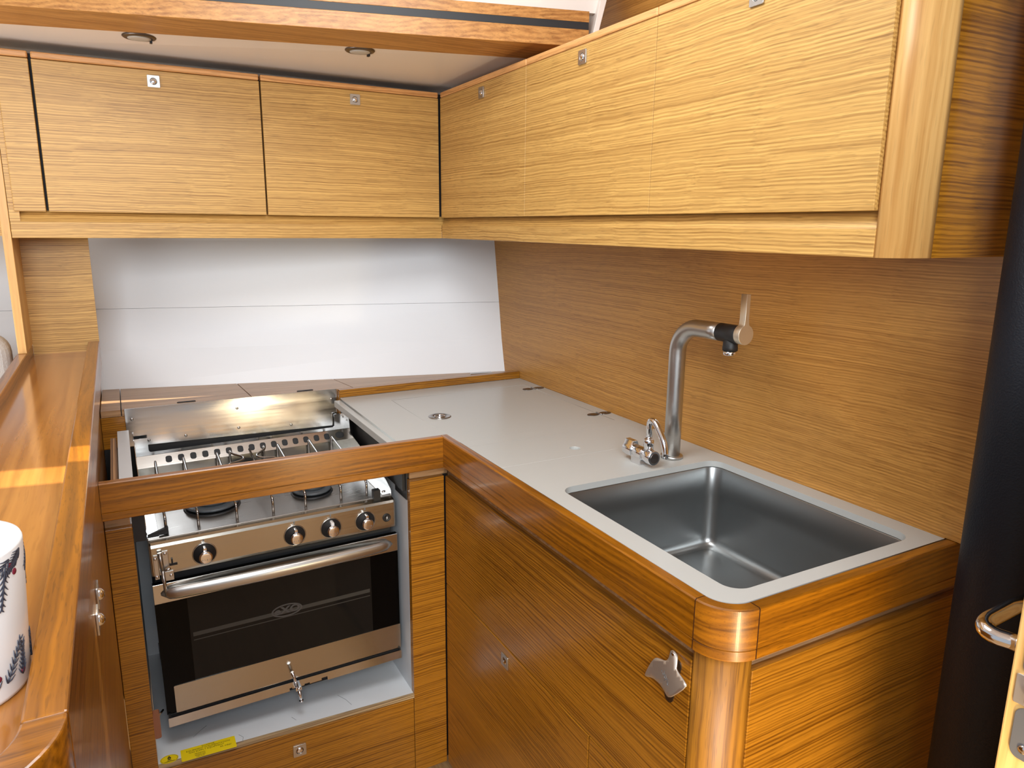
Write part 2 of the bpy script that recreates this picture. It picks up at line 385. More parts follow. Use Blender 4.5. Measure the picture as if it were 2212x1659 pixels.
# ------------------------------------------------------------------ left wall cabinet
yd = .4975
t = thing('wall_cabinet', 'pale oak wall cabinet with two flap doors above the stove', 'cabinet', (-.3, .6, ZU))
mb = MB(); mb.box(-.8094, XU, YU, YU + .02, ZU, 1.4173); build(mb, 'bottom_rail', 'upper_x', t, .001)
mb = MB(); mb.hexa([(-.8094, YU + .001, 1.4173), (-.8094, YU + .02, 1.4173), (XU + .02, YU + .02, 1.4173), (XU + .001, YU + .001, 1.4173)], [(-.8094, YU + .018, 1.445), (-.8094, YU + .03, 1.445), (XU + .03, YU + .03, 1.445), (XU + .018, YU + .018, 1.445)])
build(mb, 'finger_groove', 'upper_x', t)
mb = MB(); mb.box(-.8094, XU + .015, .519, .60, 1.40, 1.7722); build(mb, 'carcass', 'dark', t)
mb = MB(); mb.box(-.8094, XU, YU + .02, .61, ZU + .001, ZU + .016); build(mb, 'bottom_board', 'upper_x', t)
def flap(x0, x1, name, lat=None):
    mb = MB(); mb.box(x0, x1, yd, yd + .018, ZD0, ZLIP - .0006); d = build(mb, name, 'upper_x', t, .0012)
    mb = MB(); mb.box(x0, x1, yd - .0004, yd + .02, ZLIP + .0006, ZD1); build(mb, 'edge_lip', 'lip_x', d, .003)
    if lat: latch(d, (lat[0], yd, lat[1]), (1, 0, 0), (0, -1, 0), .0255)
    return d
mb = MB(); mb.box(-.8094, -.790, .5035, .5185, 1.4173, 1.77); build(mb, 'side_board', 'upper_x', t)
flap(-.7988, -.7390, 'end_panel'); flap(-.7335, -.2650, 'door', (-.4985, 1.7342)); flap(-.2610, .2075, 'door', (-.0264, 1.7352))

# ------------------------------------------------------------------ right wall cabinet
xd = XU - .0055
t = thing('wall_cabinet', 'long pale oak wall cabinet with three flap doors above the sink', 'cabinet', (.35, -.2, ZU))
yE = -.8642
mb = MB(); mb.box(XU, XU + .02, yE, YU, ZU, 1.4173); build(mb, 'bottom_rail', 'upper_y', t, .001)
mb = MB(); mb.hexa([(XU + .001, yE, 1.4173), (XU + .02, yE, 1.4173), (XU + .02, YU + .01, 1.4173), (XU + .001, YU + .001, 1.4173)], [(XU + .018, yE, 1.445), (XU + .03, yE, 1.445), (XU + .03, YU + .02, 1.445), (XU + .018, YU + .018, 1.445)])
build(mb, 'finger_groove', 'upper_y', t)
mb = MB(); mb.box(XU + .0145, XW - .001, yE, .49, 1.40, 1.765); build(mb, 'carcass', 'dark', t)  # painted black to give the shade in the door gaps
mb = MB(); mb.box(XU + .0145, XW - .001, yE, .49, 1.7653, 1.770); build(mb, 'top_board', 'lip_y', t)
mb = MB(); mb.box(XU + .02, XW - .001, -.885, .495, ZU + .001, ZU + .016); build(mb, 'bottom_board', 'upper_y', t)
def flap(y0, y1, lat=None):
    mb = MB(); mb.box(xd, xd + .018, y0, y1, ZD0, ZLIP - .0006); d = build(mb, 'door', 'upper_y', t, .001)
    mb = MB(); mb.box(xd - .0004, xd + .02, y0, y1, ZLIP + .0006, ZD1); build(mb, 'edge_lip', 'lip_y', d, .003)
    if lat: latch(d, (xd, lat, 1.735), (0, -1, 0), (-1, 0, 0), .0255)
flap(.0150, .494, .2336); flap(-.4265, .0140, -.2080); flap(-.862, -.4275, -.6455)
# rounded end post and end panel, its shade put in as darker oak
pr = [(XU + .001, yE)] + [(XU + .072 - .072 * math.cos(a), yE - .030 * math.sin(a)) for a in [PI / 2 * i / 12 for i in range(1, 13)]] + [(XU + .072, yE)]
mb = MB(); mb.prism(pr, ZU, 1.95, smooth_side=True); build(mb, 'corner_post', 'post_z', t)
mb = MB(); mb.box(XU + .072, XW - .0005, yE - .029, yE - .01, ZU, 1.95); build(mb, 'end_panel', 'lower_x', t)

# ------------------------------------------------------------------ worktop
wt = thing('worktop', 'pale grey L-shaped worktop with varnished oak edge rails', 'countertop', (.25, -.2, .93))
W = .0173; R0, R1 = .0564, .0391
outer = [(-.104, W), (W, W)] + [(W, -.8216)] + arc(W + R1, -.8216 + .0018, R1, 180, 270, 10)[1:] + [(XW - .001, -.8586), (XW - .001, YB), (-.104, YB)]
hole = rrect(.0575, .4355, -.8328, -.4007, .028, 8)
slab = [(-.104, W), (.0137, W), (.0137, .391), (.4378, .4065), (.4378, -.0525), (W, -.0525), (W, -.8216)] + arc(W + R1, -.8216 + .0018, R1, 180, 270, 10)[1:] + [(XW - .001, -.8586), (XW - .001, .4965), (-.104, .479)]
top_m = Matrix.Translation((0, 0, ZT - .006))
plate('slab', [slab, rrect(.0195, .4362, -.250, -.0945, .004, 3), hole], .006, top_m, 'counter', wt)
mb = MB(); mb.box(-.1035, XW - .002, .03, .46, ZT - .024, ZT - .0125); mb.box(W, XW - .002, -.30, .03, ZT - .024, ZT - .0125); build(mb, 'seam_underlay', 'seam_glint', wt)  # pale underlay showing through the lid seams as caught light
mb = MB(); mb.box(-.121, -.1042, W, .474, ZT - .022, ZT - .005); build(mb, 'side_step', 'counter', wt, .001)
ld = plate('hatch_lid', [[(.0149, .3895), (.0149, W + .0006), (W + .0006, W + .0006), (W + .0006, -.0517), (.4366, -.0517), (.4366, .4049)]], .0055, Matrix.Translation((0, 0, ZT - .006)), 'counter', wt, .0004)
mb = MB(); mb.lathe([(0, .0285), (.0012, .0285), (.0022, .026), (.0014, .023), (.0010, .0165), (-.002, .0150), (-.0022, .001)], (.0637, .1705, ZT), (0, 0, 1), 36); build(mb, 'ring_pull', 'dullchrome', ld)
mb = MB(); mb.tube([(.0637 + .0125 * math.cos(a), .1705 + .0125 * math.sin(a), ZT + .0012) for a in [2 * PI * k / 20 for k in range(21)]], .0016, 8); build(mb, 'ring', 'chrome', ld)
for hx, hy in ((.4353, .345), (.4378, .014)):
    mb = MB()
    for sgn in (-1, 1):
        mb.prism(circle(hx + sgn * .0185, hy, .0165, 24, .0115), ZT, ZT + .0012); mb.cyl((hx + sgn * .010, hy - .006, ZT), (hx + sgn * .010, hy - .006, ZT + .0019), .0022, n=10); mb.cyl((hx + sgn * .026, hy + .003, ZT), (hx + sgn * .026, hy + .003, ZT + .0019), .0022, n=10)
    build(mb, 'hinge', 'darkmetal', ld)
    mb = MB(); mb.cyl((hx, hy - .0125, ZT + .0014), (hx, hy + .0125, ZT + .0014), .0019, n=12); build(mb, 'hinge_pin', 'dullchrome', ld)
l2 = plate('hatch_lid', [rrect(.0201, .4353, -.2494, -.0952, .004, 3), circle(.2204, -.205, .0122, 28)], .0055, Matrix.Translation((0, 0, ZT - .006)), 'counter', wt, .0006)
# rails
YZ = lambda x: Matrix(((0, 0, 1, x), (1, 0, 0, 0), (0, 1, 0, 0), (0, 0, 0, 1)))      # prism xy -> world yz, height along x
prof = [(0, ZT - .002), (.002, ZT), (W - .001, ZT), (W, ZT - .001), (W, ZB), (.0015, ZB), (0, ZB + .0015), (0, ZG - .0007), (.0014, ZG), (0, ZG + .0007)]
mb = MB(); mb.prism(prof, XL + .0012, -.0003, YZ(0)); build(mb, 'edge_rail', 'rail_x', wt)
XZ = Matrix(((1, 0, 0, 0), (0, 0, 1, 0), (0, 1, 0, 0), (0, 0, 0, 1)))
mb = MB(); mb.prism(prof, -.8212, W, XZ); build(mb, 'edge_rail', 'rail_y', wt)
yF = -.8778
mb = MB(); mb.prism([(yF + a, b) for a, b in prof], R0 + .0009, .75, YZ(0)); build(mb, 'edge_rail', 'rail_x', wt)
# corner block swept round the quarter circle
mb = MB(); rings = []
for k in range(41):
    a = math.radians(181.2 + 87.6 * k / 40)
    rings.append([(R0 + (R0 - d) * math.cos(a), yF + R0 + (R0 - d) * math.sin(a), z) for d, z in prof])
v = [p for r in rings for p in r]; n = len(prof)
mb.add(v, [(k * n + i, k * n + (i + 1) % n, (k + 1) * n + (i + 1) % n, (k + 1) * n + i) for k in range(40) for i in range(n)] + [tuple(range(n)), tuple(40 * n + i for i in reversed(range(n)))], False)
cb = build(mb, 'corner_block', 'rail_h', wt)
for k0, ang in ((0, 180.35), (1, 269.65)):
    a = math.radians(ang); c0 = (R0, yF + R0); tx_, ty_ = -math.sin(a), math.cos(a)
    ring_ = [[(R0 + (R0 - d - (-.00025 if d < W / 2 else .0)) * math.cos(a) + tx_ * e, yF + R0 + (R0 - d - (-.00025 if d < W / 2 else .0)) * math.sin(a) + ty_ * e, z + (.00025 if z > ZG + .03 else 0)) for d, z in prof] for e in (-.0005, .0005)]
    mb = MB(); mb.add([p for r in ring_ for p in r], [(i, (i + 1) % n, n + (i + 1) % n, n + i) for i in range(n)] + [tuple(range(n)), tuple(n + i for i in reversed(range(n)))], False); build(mb, 'joint_line', 'gluedark', wt)
# rear upstand, rear shelf with finger slots
mb = MB(); mb.hexa([(-.104, .479, .9505), (-.104, .4965, .9505), (XW - .001, .506, .9505), (XW - .001, .4965, .9505)], [(-.104, .479, .9715), (-.104, .4965, .9715), (XW - .001, .506, .9715), (XW - .001, .4965, .9715)]); build(mb, 'upstand', 'lower_x', wt, .001)
mb = MB(); mb.box(-.1065, -.1045, .4745, .494, .905, .968); build(mb, 'upstand_end', 'lower_x', wt)
def ledge_z(x, y, yf): 
    yb = hull_y(x, .955); return .9715 + (.955 - .9715) * (y - yf) / (yb - yf)
rs = thing('rear_shelf', 'narrow greyed oak shelf at the foot of the white wall behind the stove', 'shelf', (-.2, .6, .95))
edges = [-.680, -.6350, -.330, -.060, XW - .001]
for a, b in zip(edges, edges[1:]):
    a += .0012; b -= .0012; yf = lambda x: .4978 + max(0, (.5065 - .4965) * (x + .06) / .534)
    mb = MB()
    ya, yb2 = hull_y(a, .955) - .001, hull_y(b, .955) - .001
    skew = .02 if a > -.4 else 0
    top = [(a, yf(a), .9715), (b, yf(b), .9715), (b, yb2, .955), (a, ya, .955)]
    mb.hexa([(x, y, z - .016) for x, y, z in top], top); build(mb, 'shelf_board', 'grey_x', rs)
for px, py in ((-.487, .523), (-.188, .520)):
    mb = MB(); mb.prism(rrect(px - .022, px + .022, py - .006, py + .006, .0058, 6), .9655, .9722 - (py - .4965) * .05 + .0006); build(mb, 'finger_slot', 'dark', rs)
mb = MB(); mb.hexa([(.335, .565, .9602), (.41, .553, .9602), (.414, .578, .9592), (.345, .59, .9592)], [(.335, .565, .9635), (.41, .553, .9635), (.414, .578, .9625), (.345, .59, .9625)]); 
tag(build(mb, 'metal_strip', 'dullchrome', bevel=.001), 'small grey metal strip lying on the rear shelf near the corner', 'metal strip')

# ------------------------------------------------------------------ sink
sk = thing('sink', 'deep rectangular stainless steel sink set into the pale worktop', 'sink', (.2465, -.617, .77))
def ring(x0, x1, y0, y1, r, z): return [(x, y, z) for x, y in rrect(x0, x1, y0, y1, r, 8)]
x0, x1, y0, y1 = .0555, .4375, -.8348, -.3987; zb = .765; rg = []
for ins, r, z in [(-.012, .03, .9372), (.0, .026, .9372), (.0012, .026, .935), (.002, .026, .87), (.003, .026, zb + .020), (.0055, .024, zb + .010), (.0105, .02, zb + .0035), (.020, .016, zb)]:
    rg.append(ring(x0 + ins, x1 - ins, y0 + ins, y1 - ins, r, z))
mb = MB(); mb.loops(rg, close_last=True)
bs = build(mb, 'basin', 'sinksteel', sk); sm = bs.modifiers.new('t', 'SOLIDIFY'); sm.thickness = .0012; sm.offset = -1
mb = MB(); mb.lathe([(0, .045), (.002, .044), (.001, .03), (-.002, .026), (-.002, .001)], (.2465, -.64, zb + .0005), (0, 0, 1), 32); build(mb, 'drain', 'polish', sk)

# ------------------------------------------------------------------ mixer tap
fx, fy = .3655, -.3486; R = .0168; zc = 1.2265
fa = thing('mixer_tap', 'tall brushed steel mixer tap with black spray head beside the sink', 'tap', (fx, fy, ZT), 'taps')
del fa['group']
path = [(fx, fy, ZT + .004), (fx, fy, 1.05), (fx, fy, 1.165)] + [(fx, fy - .055 + .055 * math.cos(a), zc - .055 + .055 * math.sin(a)) for a in [PI / 2 * k / 14 for k in range(1, 15)]] + [(fx, -.44, zc + .0005), (fx, -.463, zc + .001)]
mb = MB(); mb.tube(path, R, 32); build(mb, 'spout_tube', 'steel', fa)
mb = MB(); mb.lathe([(0, .0232), (.0045, .0232), (.0062, .0215), (.0065, .0150)], (fx, fy, ZT + .0003), (0, 0, 1), 40); build(mb, 'base_ring', 'steel', fa)
mb = MB(); mb.lathe([(0, R * .99), (.0, R + .0002), (.046, R + .0002), (.048, R - .001)], (fx, -.4632, zc + .001), (0, -1, 0), 36); sh = build(mb, 'spray_head', 'black', fa)
mb = MB(); mb.lathe([(0, .013), (.016, .0135), (.018, .0140), (.024, .0138)], (fx, -.490, zc - .006), (0, 0, -1), 28); build(mb, 'spray_neck', 'black', sh)
mb = MB(); mb.lathe([(0, .0122), (.0075, .0122), (.0085, .0115), (.0085, .009), (.006, .008), (.006, .001)], (fx, -.490, zc - .030), (0, 0, -1), 28); build(mb, 'nozzle', 'chrome', sh)
hr = .0176; yl = -.5125
o2 = []
bw = .0042
a0 = math.degrees(math.acos(bw / hr))
pts = [(-bw - 0, .0725), (-bw, .028)] + [(-bw - .001, .0195)] + arc(0, 0, hr, 180 - a0 + 8, 360 + a0 - 8, 36) + [(bw + .001, .0195), (bw, .028), (bw, .0725)]
me = curve_mesh([pts], .0065, .0004); me.name = 'lever'
me.transform(frame((fx, yl - .0068, zc + .003), (1, 0, 0), (0, 0, 1))); me.transform(Matrix.Translation(-fa.location)); me.materials.append(M['lever_sheen']); link(me, 'lever', fa)

# ------------------------------------------------------------------ small folding tap
tx = .284; tz = ZT + .021
tp = thing('water_tap', 'small chrome folding water tap with curved spout, at the foot of the tall mixer tap', 'tap', (tx, -.345, ZT))
mb = MB(); mb.hexa([(tx - .0125, -.362, ZT), (tx + .0125, -.362, ZT), (tx + .0125, -.333, ZT), (tx - .0125, -.333, ZT)], [(tx - .0128, -.362, tz), (tx + .0128, -.362, tz), (tx + .0128, -.333, tz), (tx - .0128, -.333, tz)]); build(mb, 'block', 'chrome', tp, .001)
mb = MB(); mb.lathe([(0, .0122), (.001, .0136), (.030, .0136), (.031, .0131), (.033, .0131), (.034, .0148), (.060, .0148), (.0615, .0138)], (tx, -.330, tz), (0, -1, 0), 36); build(mb, 'barrel', 'chrome', tp)
mb = MB(); mb.lathe([(0, .0105), (.001, .0105), (.001, .0088), (.0006, .001)], (tx, -.3912, tz), (0, -1, 0), 28); mb.box(tx - .0075, tx + .0075, -.3926, -.3917, tz - .0006, tz + .0006); build(mb, 'end_screw', 'darkmetal', tp)
kp = [(.0142 * math.cos(a), .0142 * math.sin(a)) for a in [math.radians(130 + 280 * k / 20) for k in range(21)]] + [(.0055, .0205), (-.0055, .0205)]
mb = MB(); mb.prism(kp, 0, .026, frame((tx, -.304, tz), (1, 0, 0), (0, 0, 1)) , True); build(mb, 'handle', 'chrome', tp, .001)
ry = -.372
mb = MB(); mb.lathe([(0, .0100), (.012, .0100), (.0125, .0104), (.025, .0104), (.027, .0092), (.0285, .0072)], (tx, ry, tz + .008), (0, 0, 1), 28); build(mb, 'collar', 'chrome', tp)
sp = [(tx, ry, tz + .03), (tx, ry, tz + .058)] + bez((tx, ry, tz + .064), (tx, ry, tz + .078), (tx, ry - .012, tz + .078), (tx, ry - .022, tz + .068), 8) + bez((tx, ry - .028, tz + .061), (tx, ry - .045, tz + .044), (tx, ry - .050, tz + .03), (tx, ry - .0505, tz + .010), 8)
mb = MB(); mb.tube(sp, .0062, 18); build(mb, 'spout', 'chrome', tp)

# ------------------------------------------------------------------ sink base cabinet
bc = thing('base_cabinet', 'varnished oak base cabinet with drop-front panels below the sink', 'cabinet', (.25, -.4, 0))
mb = MB(); mb.box(.036, .045, -.80, .06, .80, ZB - .0003); mb.box(.076, .75, -.8425, -.8368, .80, ZB - .0003); build(mb, 'recess_board', 'grey_x', bc)
mb = MB(); mb.box(.042, .46, -.80, -.79, .07, .755); mb.box(.041, .049, -.80, .05, .07, .795); build(mb, 'carcass', 'dark', bc)
g = .0012
def panel(y0, y1, z0, z1, name='door'):
    mb = MB(); mb.box(XP, XP + .018, y0 + g, y1 - g, z0 + g, z1 - g); return build(mb, name, 'lower_y', bc, .0012)
panel(-.8015, YP - .002, .5656, ZP + g)
d1 = panel(-.5692, YP - .002, ZK, .5656); latch(d1, (XP, -.2660, .5335), (0, -1, 0), (-1, 0, 0), .0275)
panel(-.8015, -.5692, ZK, .5656)
rp = .050
pp = arc(XP + rp, -.803, rp, 180, 270, 24) + [(XP + rp + .006, -.803 - rp), (XP + rp + .006, -.803 - rp + .012)] + arc(XP + rp, -.803, rp - .012, 270, 180, 24)
mb = MB(); mb.prism(pp, .0, ZB - .0002, smooth_side=True); build(mb, 'corner_post', 'basepost_z', bc)
mb = MB(); mb.box(XP + rp + .0068, .75, -.8545, -.8428, .0, .8405); build(mb, 'end_panel', 'lower_x', bc, .001)
mb = MB(); mb.box(.085, .45, -.78, .05, 0, ZK); build(mb, 'plinth', 'dark', bc)

# bottle opener on the sink cabinet
op = thing('bottle_opener', 'curved steel bottle opener screwed to the sink cabinet front near its corner', 'bottle opener', (XP, -.76, .80))
OUT = [(0.7623, 0.8294, 0.0043), (0.7614, 0.8324, 0.0028), (0.7611, 0.8338, 0.0021), (0.7611, 0.8352, 0.0013), (0.7619, 0.8363, 0.0012), (0.7637, 0.838, 0.0012), (0.765, 0.8386, 0.0012), (0.7668, 0.8388, 0.0012), (0.7686, 0.8384, 0.0012), (0.7723, 0.8372, 0.0012), (0.7741, 0.8362, 0.0014), (0.7764, 0.8348, 0.0025), (0.7779, 0.8331, 0.0038), (0.7804, 0.8295, 0.0064), (0.7815, 0.8277, 0.0076), (0.7825, 0.8261, 0.0087), (0.7831, 0.8252, 0.0094), (0.7838, 0.824, 0.0101), (0.7853, 0.8233, 0.0108), (0.7892, 0.8226, 0.012), (0.7942, 0.8222, 0.0135), (0.8056, 0.8218, 0.0169), (0.8108, 0.8217, 0.0186), (0.8148, 0.8215, 0.0201), (0.8162, 0.8213, 0.0207), (0.8166, 0.8207, 0.0213), (0.8166, 0.82, 0.0217), (0.8161, 0.8188, 0.0223), (0.8154, 0.8173, 0.023), (0.8137, 0.814, 0.0242), (0.8121, 0.8117, 0.0249), (0.8091, 0.8079, 0.0256), (0.8057, 0.8037, 0.0262), (0.7978, 0.7948, 0.0267), (0.7933, 0.7905, 0.0264), (0.7883, 0.7872, 0.0256), (0.7846, 0.7862, 0.0246), (0.7786, 0.7865, 0.0226), (0.7754, 0.7867, 0.0215), (0.7719, 0.787, 0.0204), (0.7692, 0.7871, 0.0196), (0.7646, 0.7874, 0.0183), (0.7618, 0.7874, 0.0175), (0.7579, 0.787, 0.0166), (0.7541, 0.7865, 0.0158), (0.7468, 0.7852, 0.0143), (0.7429, 0.7843, 0.0135), (0.7384, 0.7828, 0.0128), (0.7348, 0.7813, 0.0122), (0.7286, 0.778, 0.0113), (0.7255, 0.7765, 0.0109), (0.7228, 0.7754, 0.0104), (0.7213, 0.775, 0.0102), (0.7195, 0.7749, 0.0098), (0.7192, 0.7758, 0.0097), (0.7199, 0.7788, 0.0096), (0.7214, 0.7826, 0.0096), (0.725, 0.791, 0.0094), (0.7268, 0.7952, 0.0091), (0.7289, 0.7996, 0.0088), (0.7305, 0.8027, 0.0086), (0.7334, 0.8075, 0.0081), (0.7348, 0.8098, 0.0079), (0.7364, 0.8117, 0.0076), (0.7376, 0.8128, 0.0075), (0.7397, 0.8141, 0.0074), (0.7414, 0.8149, 0.0074), (0.7444, 0.8159, 0.0075), (0.7476, 0.8169, 0.0076), (0.7544, 0.8188, 0.0078), (0.7574, 0.8199, 0.0078), (0.76, 0.8213, 0.0076), (0.7612, 0.8225, 0.0072), (0.7623, 0.8248, 0.0064), (0.7626, 0.8261, 0.0059), (0.7626, 0.8279, 0.0051)]
INN = [(0.7301, 0.792, 0.0101), (0.7314, 0.7878, 0.0108), (0.7326, 0.7835, 0.0115), (0.7349, 0.8049, 0.0088), (0.7363, 0.8008, 0.0097), (0.7378, 0.7967, 0.0106), (0.7392, 0.7926, 0.0115), (0.7406, 0.7885, 0.0124), (0.7419, 0.8089, 0.0089), (0.7435, 0.805, 0.01), (0.7451, 0.8012, 0.011), (0.7467, 0.7973, 0.0121), (0.7483, 0.7934, 0.0132), (0.7499, 0.7895, 0.0142), (0.7486, 0.8128, 0.0088), (0.7504, 0.8091, 0.0101), (0.7522, 0.8054, 0.0113), (0.7539, 0.8017, 0.0125), (0.7557, 0.798, 0.0138), (0.7575, 0.7943, 0.015), (0.7592, 0.7906, 0.0162), (0.755, 0.8165, 0.0086), (0.757, 0.813, 0.01), (0.759, 0.8094, 0.0114), (0.7609, 0.8059, 0.0128), (0.7628, 0.8024, 0.0142), (0.7648, 0.7989, 0.0156), (0.7667, 0.7954, 0.0169), (0.7686, 0.7919, 0.0183), (0.7613, 0.82, 0.0082), (0.7634, 0.8166, 0.0098), (0.7655, 0.8133, 0.0114), (0.7676, 0.8099, 0.0129), (0.7697, 0.8066, 0.0145), (0.7718, 0.8033, 0.016), (0.7739, 0.8, 0.0175), (0.776, 0.7967, 0.0191), (0.7781, 0.7934, 0.0206), (0.7801, 0.7902, 0.0221), (0.7822, 0.7869, 0.0236), (0.7672, 0.8233, 0.0077), (0.7695, 0.8201, 0.0094), (0.7718, 0.8169, 0.0112), (0.7741, 0.8138, 0.0129), (0.7763, 0.8106, 0.0146), (0.7786, 0.8075, 0.0163), (0.7808, 0.8044, 0.018), (0.7831, 0.8013, 0.0197), (0.7853, 0.7982, 0.0214), (0.7875, 0.7951, 0.0231), (0.7898, 0.792, 0.0247), (0.7656, 0.8355, 0.0013), (0.768, 0.8325, 0.0032), (0.7705, 0.8294, 0.0051), (0.773, 0.8264, 0.007), (0.7754, 0.8234, 0.0089), (0.7779, 0.8204, 0.0108), (0.7803, 0.8174, 0.0127), (0.7827, 0.8144, 0.0146), (0.7851, 0.8115, 0.0164), (0.7875, 0.8085, 0.0183), (0.7899, 0.8056, 0.0201), (0.7923, 0.8027, 0.022), (0.7947, 0.7998, 0.0238), (0.7971, 0.7969, 0.0257), (0.7863, 0.8208, 0.0123), (0.7888, 0.818, 0.0144), (0.7914, 0.8152, 0.0164), (0.794, 0.8125, 0.0184), (0.7965, 0.8098, 0.0205), (0.7991, 0.807, 0.0225), (0.8016, 0.8043, 0.0245), (0.7975, 0.8188, 0.0162), (0.8002, 0.8163, 0.0184), (0.8029, 0.8137, 0.0206), (0.8056, 0.8112, 0.0228), (0.8061, 0.8198, 0.0183), (0.809, 0.8174, 0.0206), (0.8118, 0.8151, 0.0229)]
from mathutils.geometry import delaunay_2d_cdt
vv = OUT + INN; n = len(OUT)
r2 = delaunay_2d_cdt([Vector(p[:2]) for p in vv], [(i, (i + 1) % n) for i in range(n)], [], 1, 1e-6)
mb = MB(); mb.add([(XP - vv[o[0]][2], -vv[o[0]][0], vv[o[0]][1]) for o in r2[3]], [tuple(f) for f in r2[2]], True)
pl = build(mb, 'plate', 'satin', op); sm = pl.modifiers.new('t', 'SOLIDIFY'); sm.thickness = .0014; sm.offset = -1
FO = frame((XP - .0002, -.7690, .8000), (0, -1, -.22), (0, .22, 1))
mb = MB(); mb.prism(rrect(-.0088, .0088, -.046, .030, .0087, 8), 0, .0016, FO); build(mb, 'back_plate', 'darkmetal', op)
mb = MB(); mb.lathe([(-.002, .0042), (.0, .0040), (.0012, .003), (.0014, .0005)], (XP - .0034, -.7671, .8330), (-1, 0, 0), 18); build(mb, 'screw', 'chrome', op)
P0, P1, P2 = Vector((XP - .0109, -.7497, .8053)), Vector((XP - .0165, -.7780, .8064)), Vector((XP - .012, -.7766, .8172))
ux = (P1 - P0).normalized(); nn = ux.cross(P2 - P0).normalized()
if nn.x > 0: nn = -nn
uy = nn.cross(ux)
fm = Matrix((ux, uy, nn)).transposed().to_4x4(); fm.translation = (P0 + P1) / 2 + nn * .0009
tm = text_mesh('LifeStyle', .0120, .0004, bold=-.00022); tm.transform(Matrix.Rotation(math.radians(-20), 4, 'Z')); tm.transform(fm); tm.transform(Matrix.Translation(-op.location)); tm.materials.append(M['engrave']); link(tm, 'lettering', op)

# ------------------------------------------------------------------ stove cabinet
sc = thing('stove_cabinet', 'varnished oak cabinet surround of the stove with a drawer at the bottom', 'cabinet', (-.35, .25, 0))
def front(x0, x1, z0, z1, name, mat='lower_x'):
    mb = MB(); mb.box(x0, x1, YP, YP + .018, z0, z1); return build(mb, name, mat, sc, .001)
front(XS, XP - .002, ZK, ZP, 'filler_panel'); front(XL + .0012, XS2, .02, ZP, 'filler_panel')
mb = MB(); mb.box(XL + .0015, XS2 - .0185, YP + .0185, YP + .028, .02, .86); build(mb, 'leak_blocker', 'dark', sc)  # added board, stops light leaking past the left filler
front(XS + .004, XP + .012, ZP, ZB - .0003, 'recess_strip', 'grey_x').location = (0, .012, 0)
front(XL + .001, XS2 - .003, ZP, ZB - .0003, 'recess_strip', 'grey_x').location = (0, .012, 0)
zl_, zr_ = .306, .2895
mb = MB(); mb.hexa([(XS2 + .0025, YP - .001, ZK), (XS - .0015, YP - .001, ZK), (XS - .0015, YP + .017, ZK), (XS2 + .0025, YP + .017, ZK)], [(XS2 + .0025, YP - .001, zl_ - .012), (XS - .0015, YP - .001, zr_ - .012), (XS - .0015, YP + .017, zr_ - .012), (XS2 + .0025, YP + .017, zl_ - .012)])
dr = build(mb, 'drawer', 'lower_x', sc, .001); latch(dr, (-.3462, YP - .001, .2385), (1, 0, 0), (0, -1, 0), .0285)
mb = MB(); mb.hexa([(XS2 + .0005, YP, zl_ - .0105), (XS, YP, zr_ - .0105), (XS, YP + .006, zr_ - .0105), (XS2 + .0005, YP + .006, zl_ - .0105)], [(XS2 + .0005, YP, zl_), (XS, YP, zr_), (XS, YP + .006, zr_), (XS2 + .0005, YP + .006, zl_)]); build(mb, 'plywood_edge', 'ply_x', sc)
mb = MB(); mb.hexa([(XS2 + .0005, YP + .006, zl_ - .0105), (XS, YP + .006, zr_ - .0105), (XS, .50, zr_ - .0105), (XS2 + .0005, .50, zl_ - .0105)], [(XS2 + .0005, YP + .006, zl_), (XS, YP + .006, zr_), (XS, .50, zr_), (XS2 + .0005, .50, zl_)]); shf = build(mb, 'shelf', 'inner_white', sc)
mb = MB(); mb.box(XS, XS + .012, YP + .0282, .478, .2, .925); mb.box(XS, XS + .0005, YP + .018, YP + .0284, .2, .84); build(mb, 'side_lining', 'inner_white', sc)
mb = MB(); mb.box(XS + .001, XP + .012, YP + .0185, YP + .028, ZK, .84); build(mb, 'leak_blocker', 'dark', sc)  # added board, stops light leaking through the corner gap
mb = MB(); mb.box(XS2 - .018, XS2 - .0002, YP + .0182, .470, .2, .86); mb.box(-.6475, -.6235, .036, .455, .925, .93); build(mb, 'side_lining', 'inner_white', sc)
mb = MB(); mb.box(-.6620, -.6505, .018, .405, .895, .9275); build(mb, 'plywood_board', 'ply', sc)
mb = MB(); mb.box(-.680, -.106, .4972, .507, .876, .9545); build(mb, 'back_board', 'lower_x', sc)
mb = MB(); mb.box(-.680, -.066, .4972, .507, .74, .8758); build(mb, 'back_shade', 'dark', sc)  # black panel stands in for the shade below the heat shield
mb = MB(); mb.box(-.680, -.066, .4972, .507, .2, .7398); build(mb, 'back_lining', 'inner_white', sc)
mb = MB(); mb.box(-.0745, XS - .0002, .07, .47, .81, .905); build(mb, 'gimbal_block', 'black', sc)
mb = MB(); mb.box(XS2 + .0005, XS2 + .022, .066, .12, .80, .86); mb.cyl((XS2 + .005, .09, .83), (XS2 + .0205, .09, .83), .008, n=16); build(mb, 'gimbal_bracket', 'blackmat', sc)
mb = MB(); mb.box(XS - .0025, XS + .002, .062, .14, .79, .87); build(mb, 'gimbal_bracket', 'blackmat', sc)
mb = MB(); mb.prism(rrect(XS2 - .001, XS2 + .0125, .370, .428, .004, 4), YP + .0005, YP + .016, Matrix(((1, 0, 0, 0), (0, 0, 1, 0), (0, 1, 0, 0), (0, 0, 0, 1)))); build(mb, 'catch_block', 'clear', sc)
mb = MB(); mb.cyl((XS2 + .010, YP + .02, .41), (-.6135, .088, .405), .0022, n=8); build(mb, 'catch_rod', 'chrome', sc)
sm_ = lambda x, y: (x, y, zl_ + (zr_ - zl_) * (x - XS2) / (XS - XS2) + .0002)
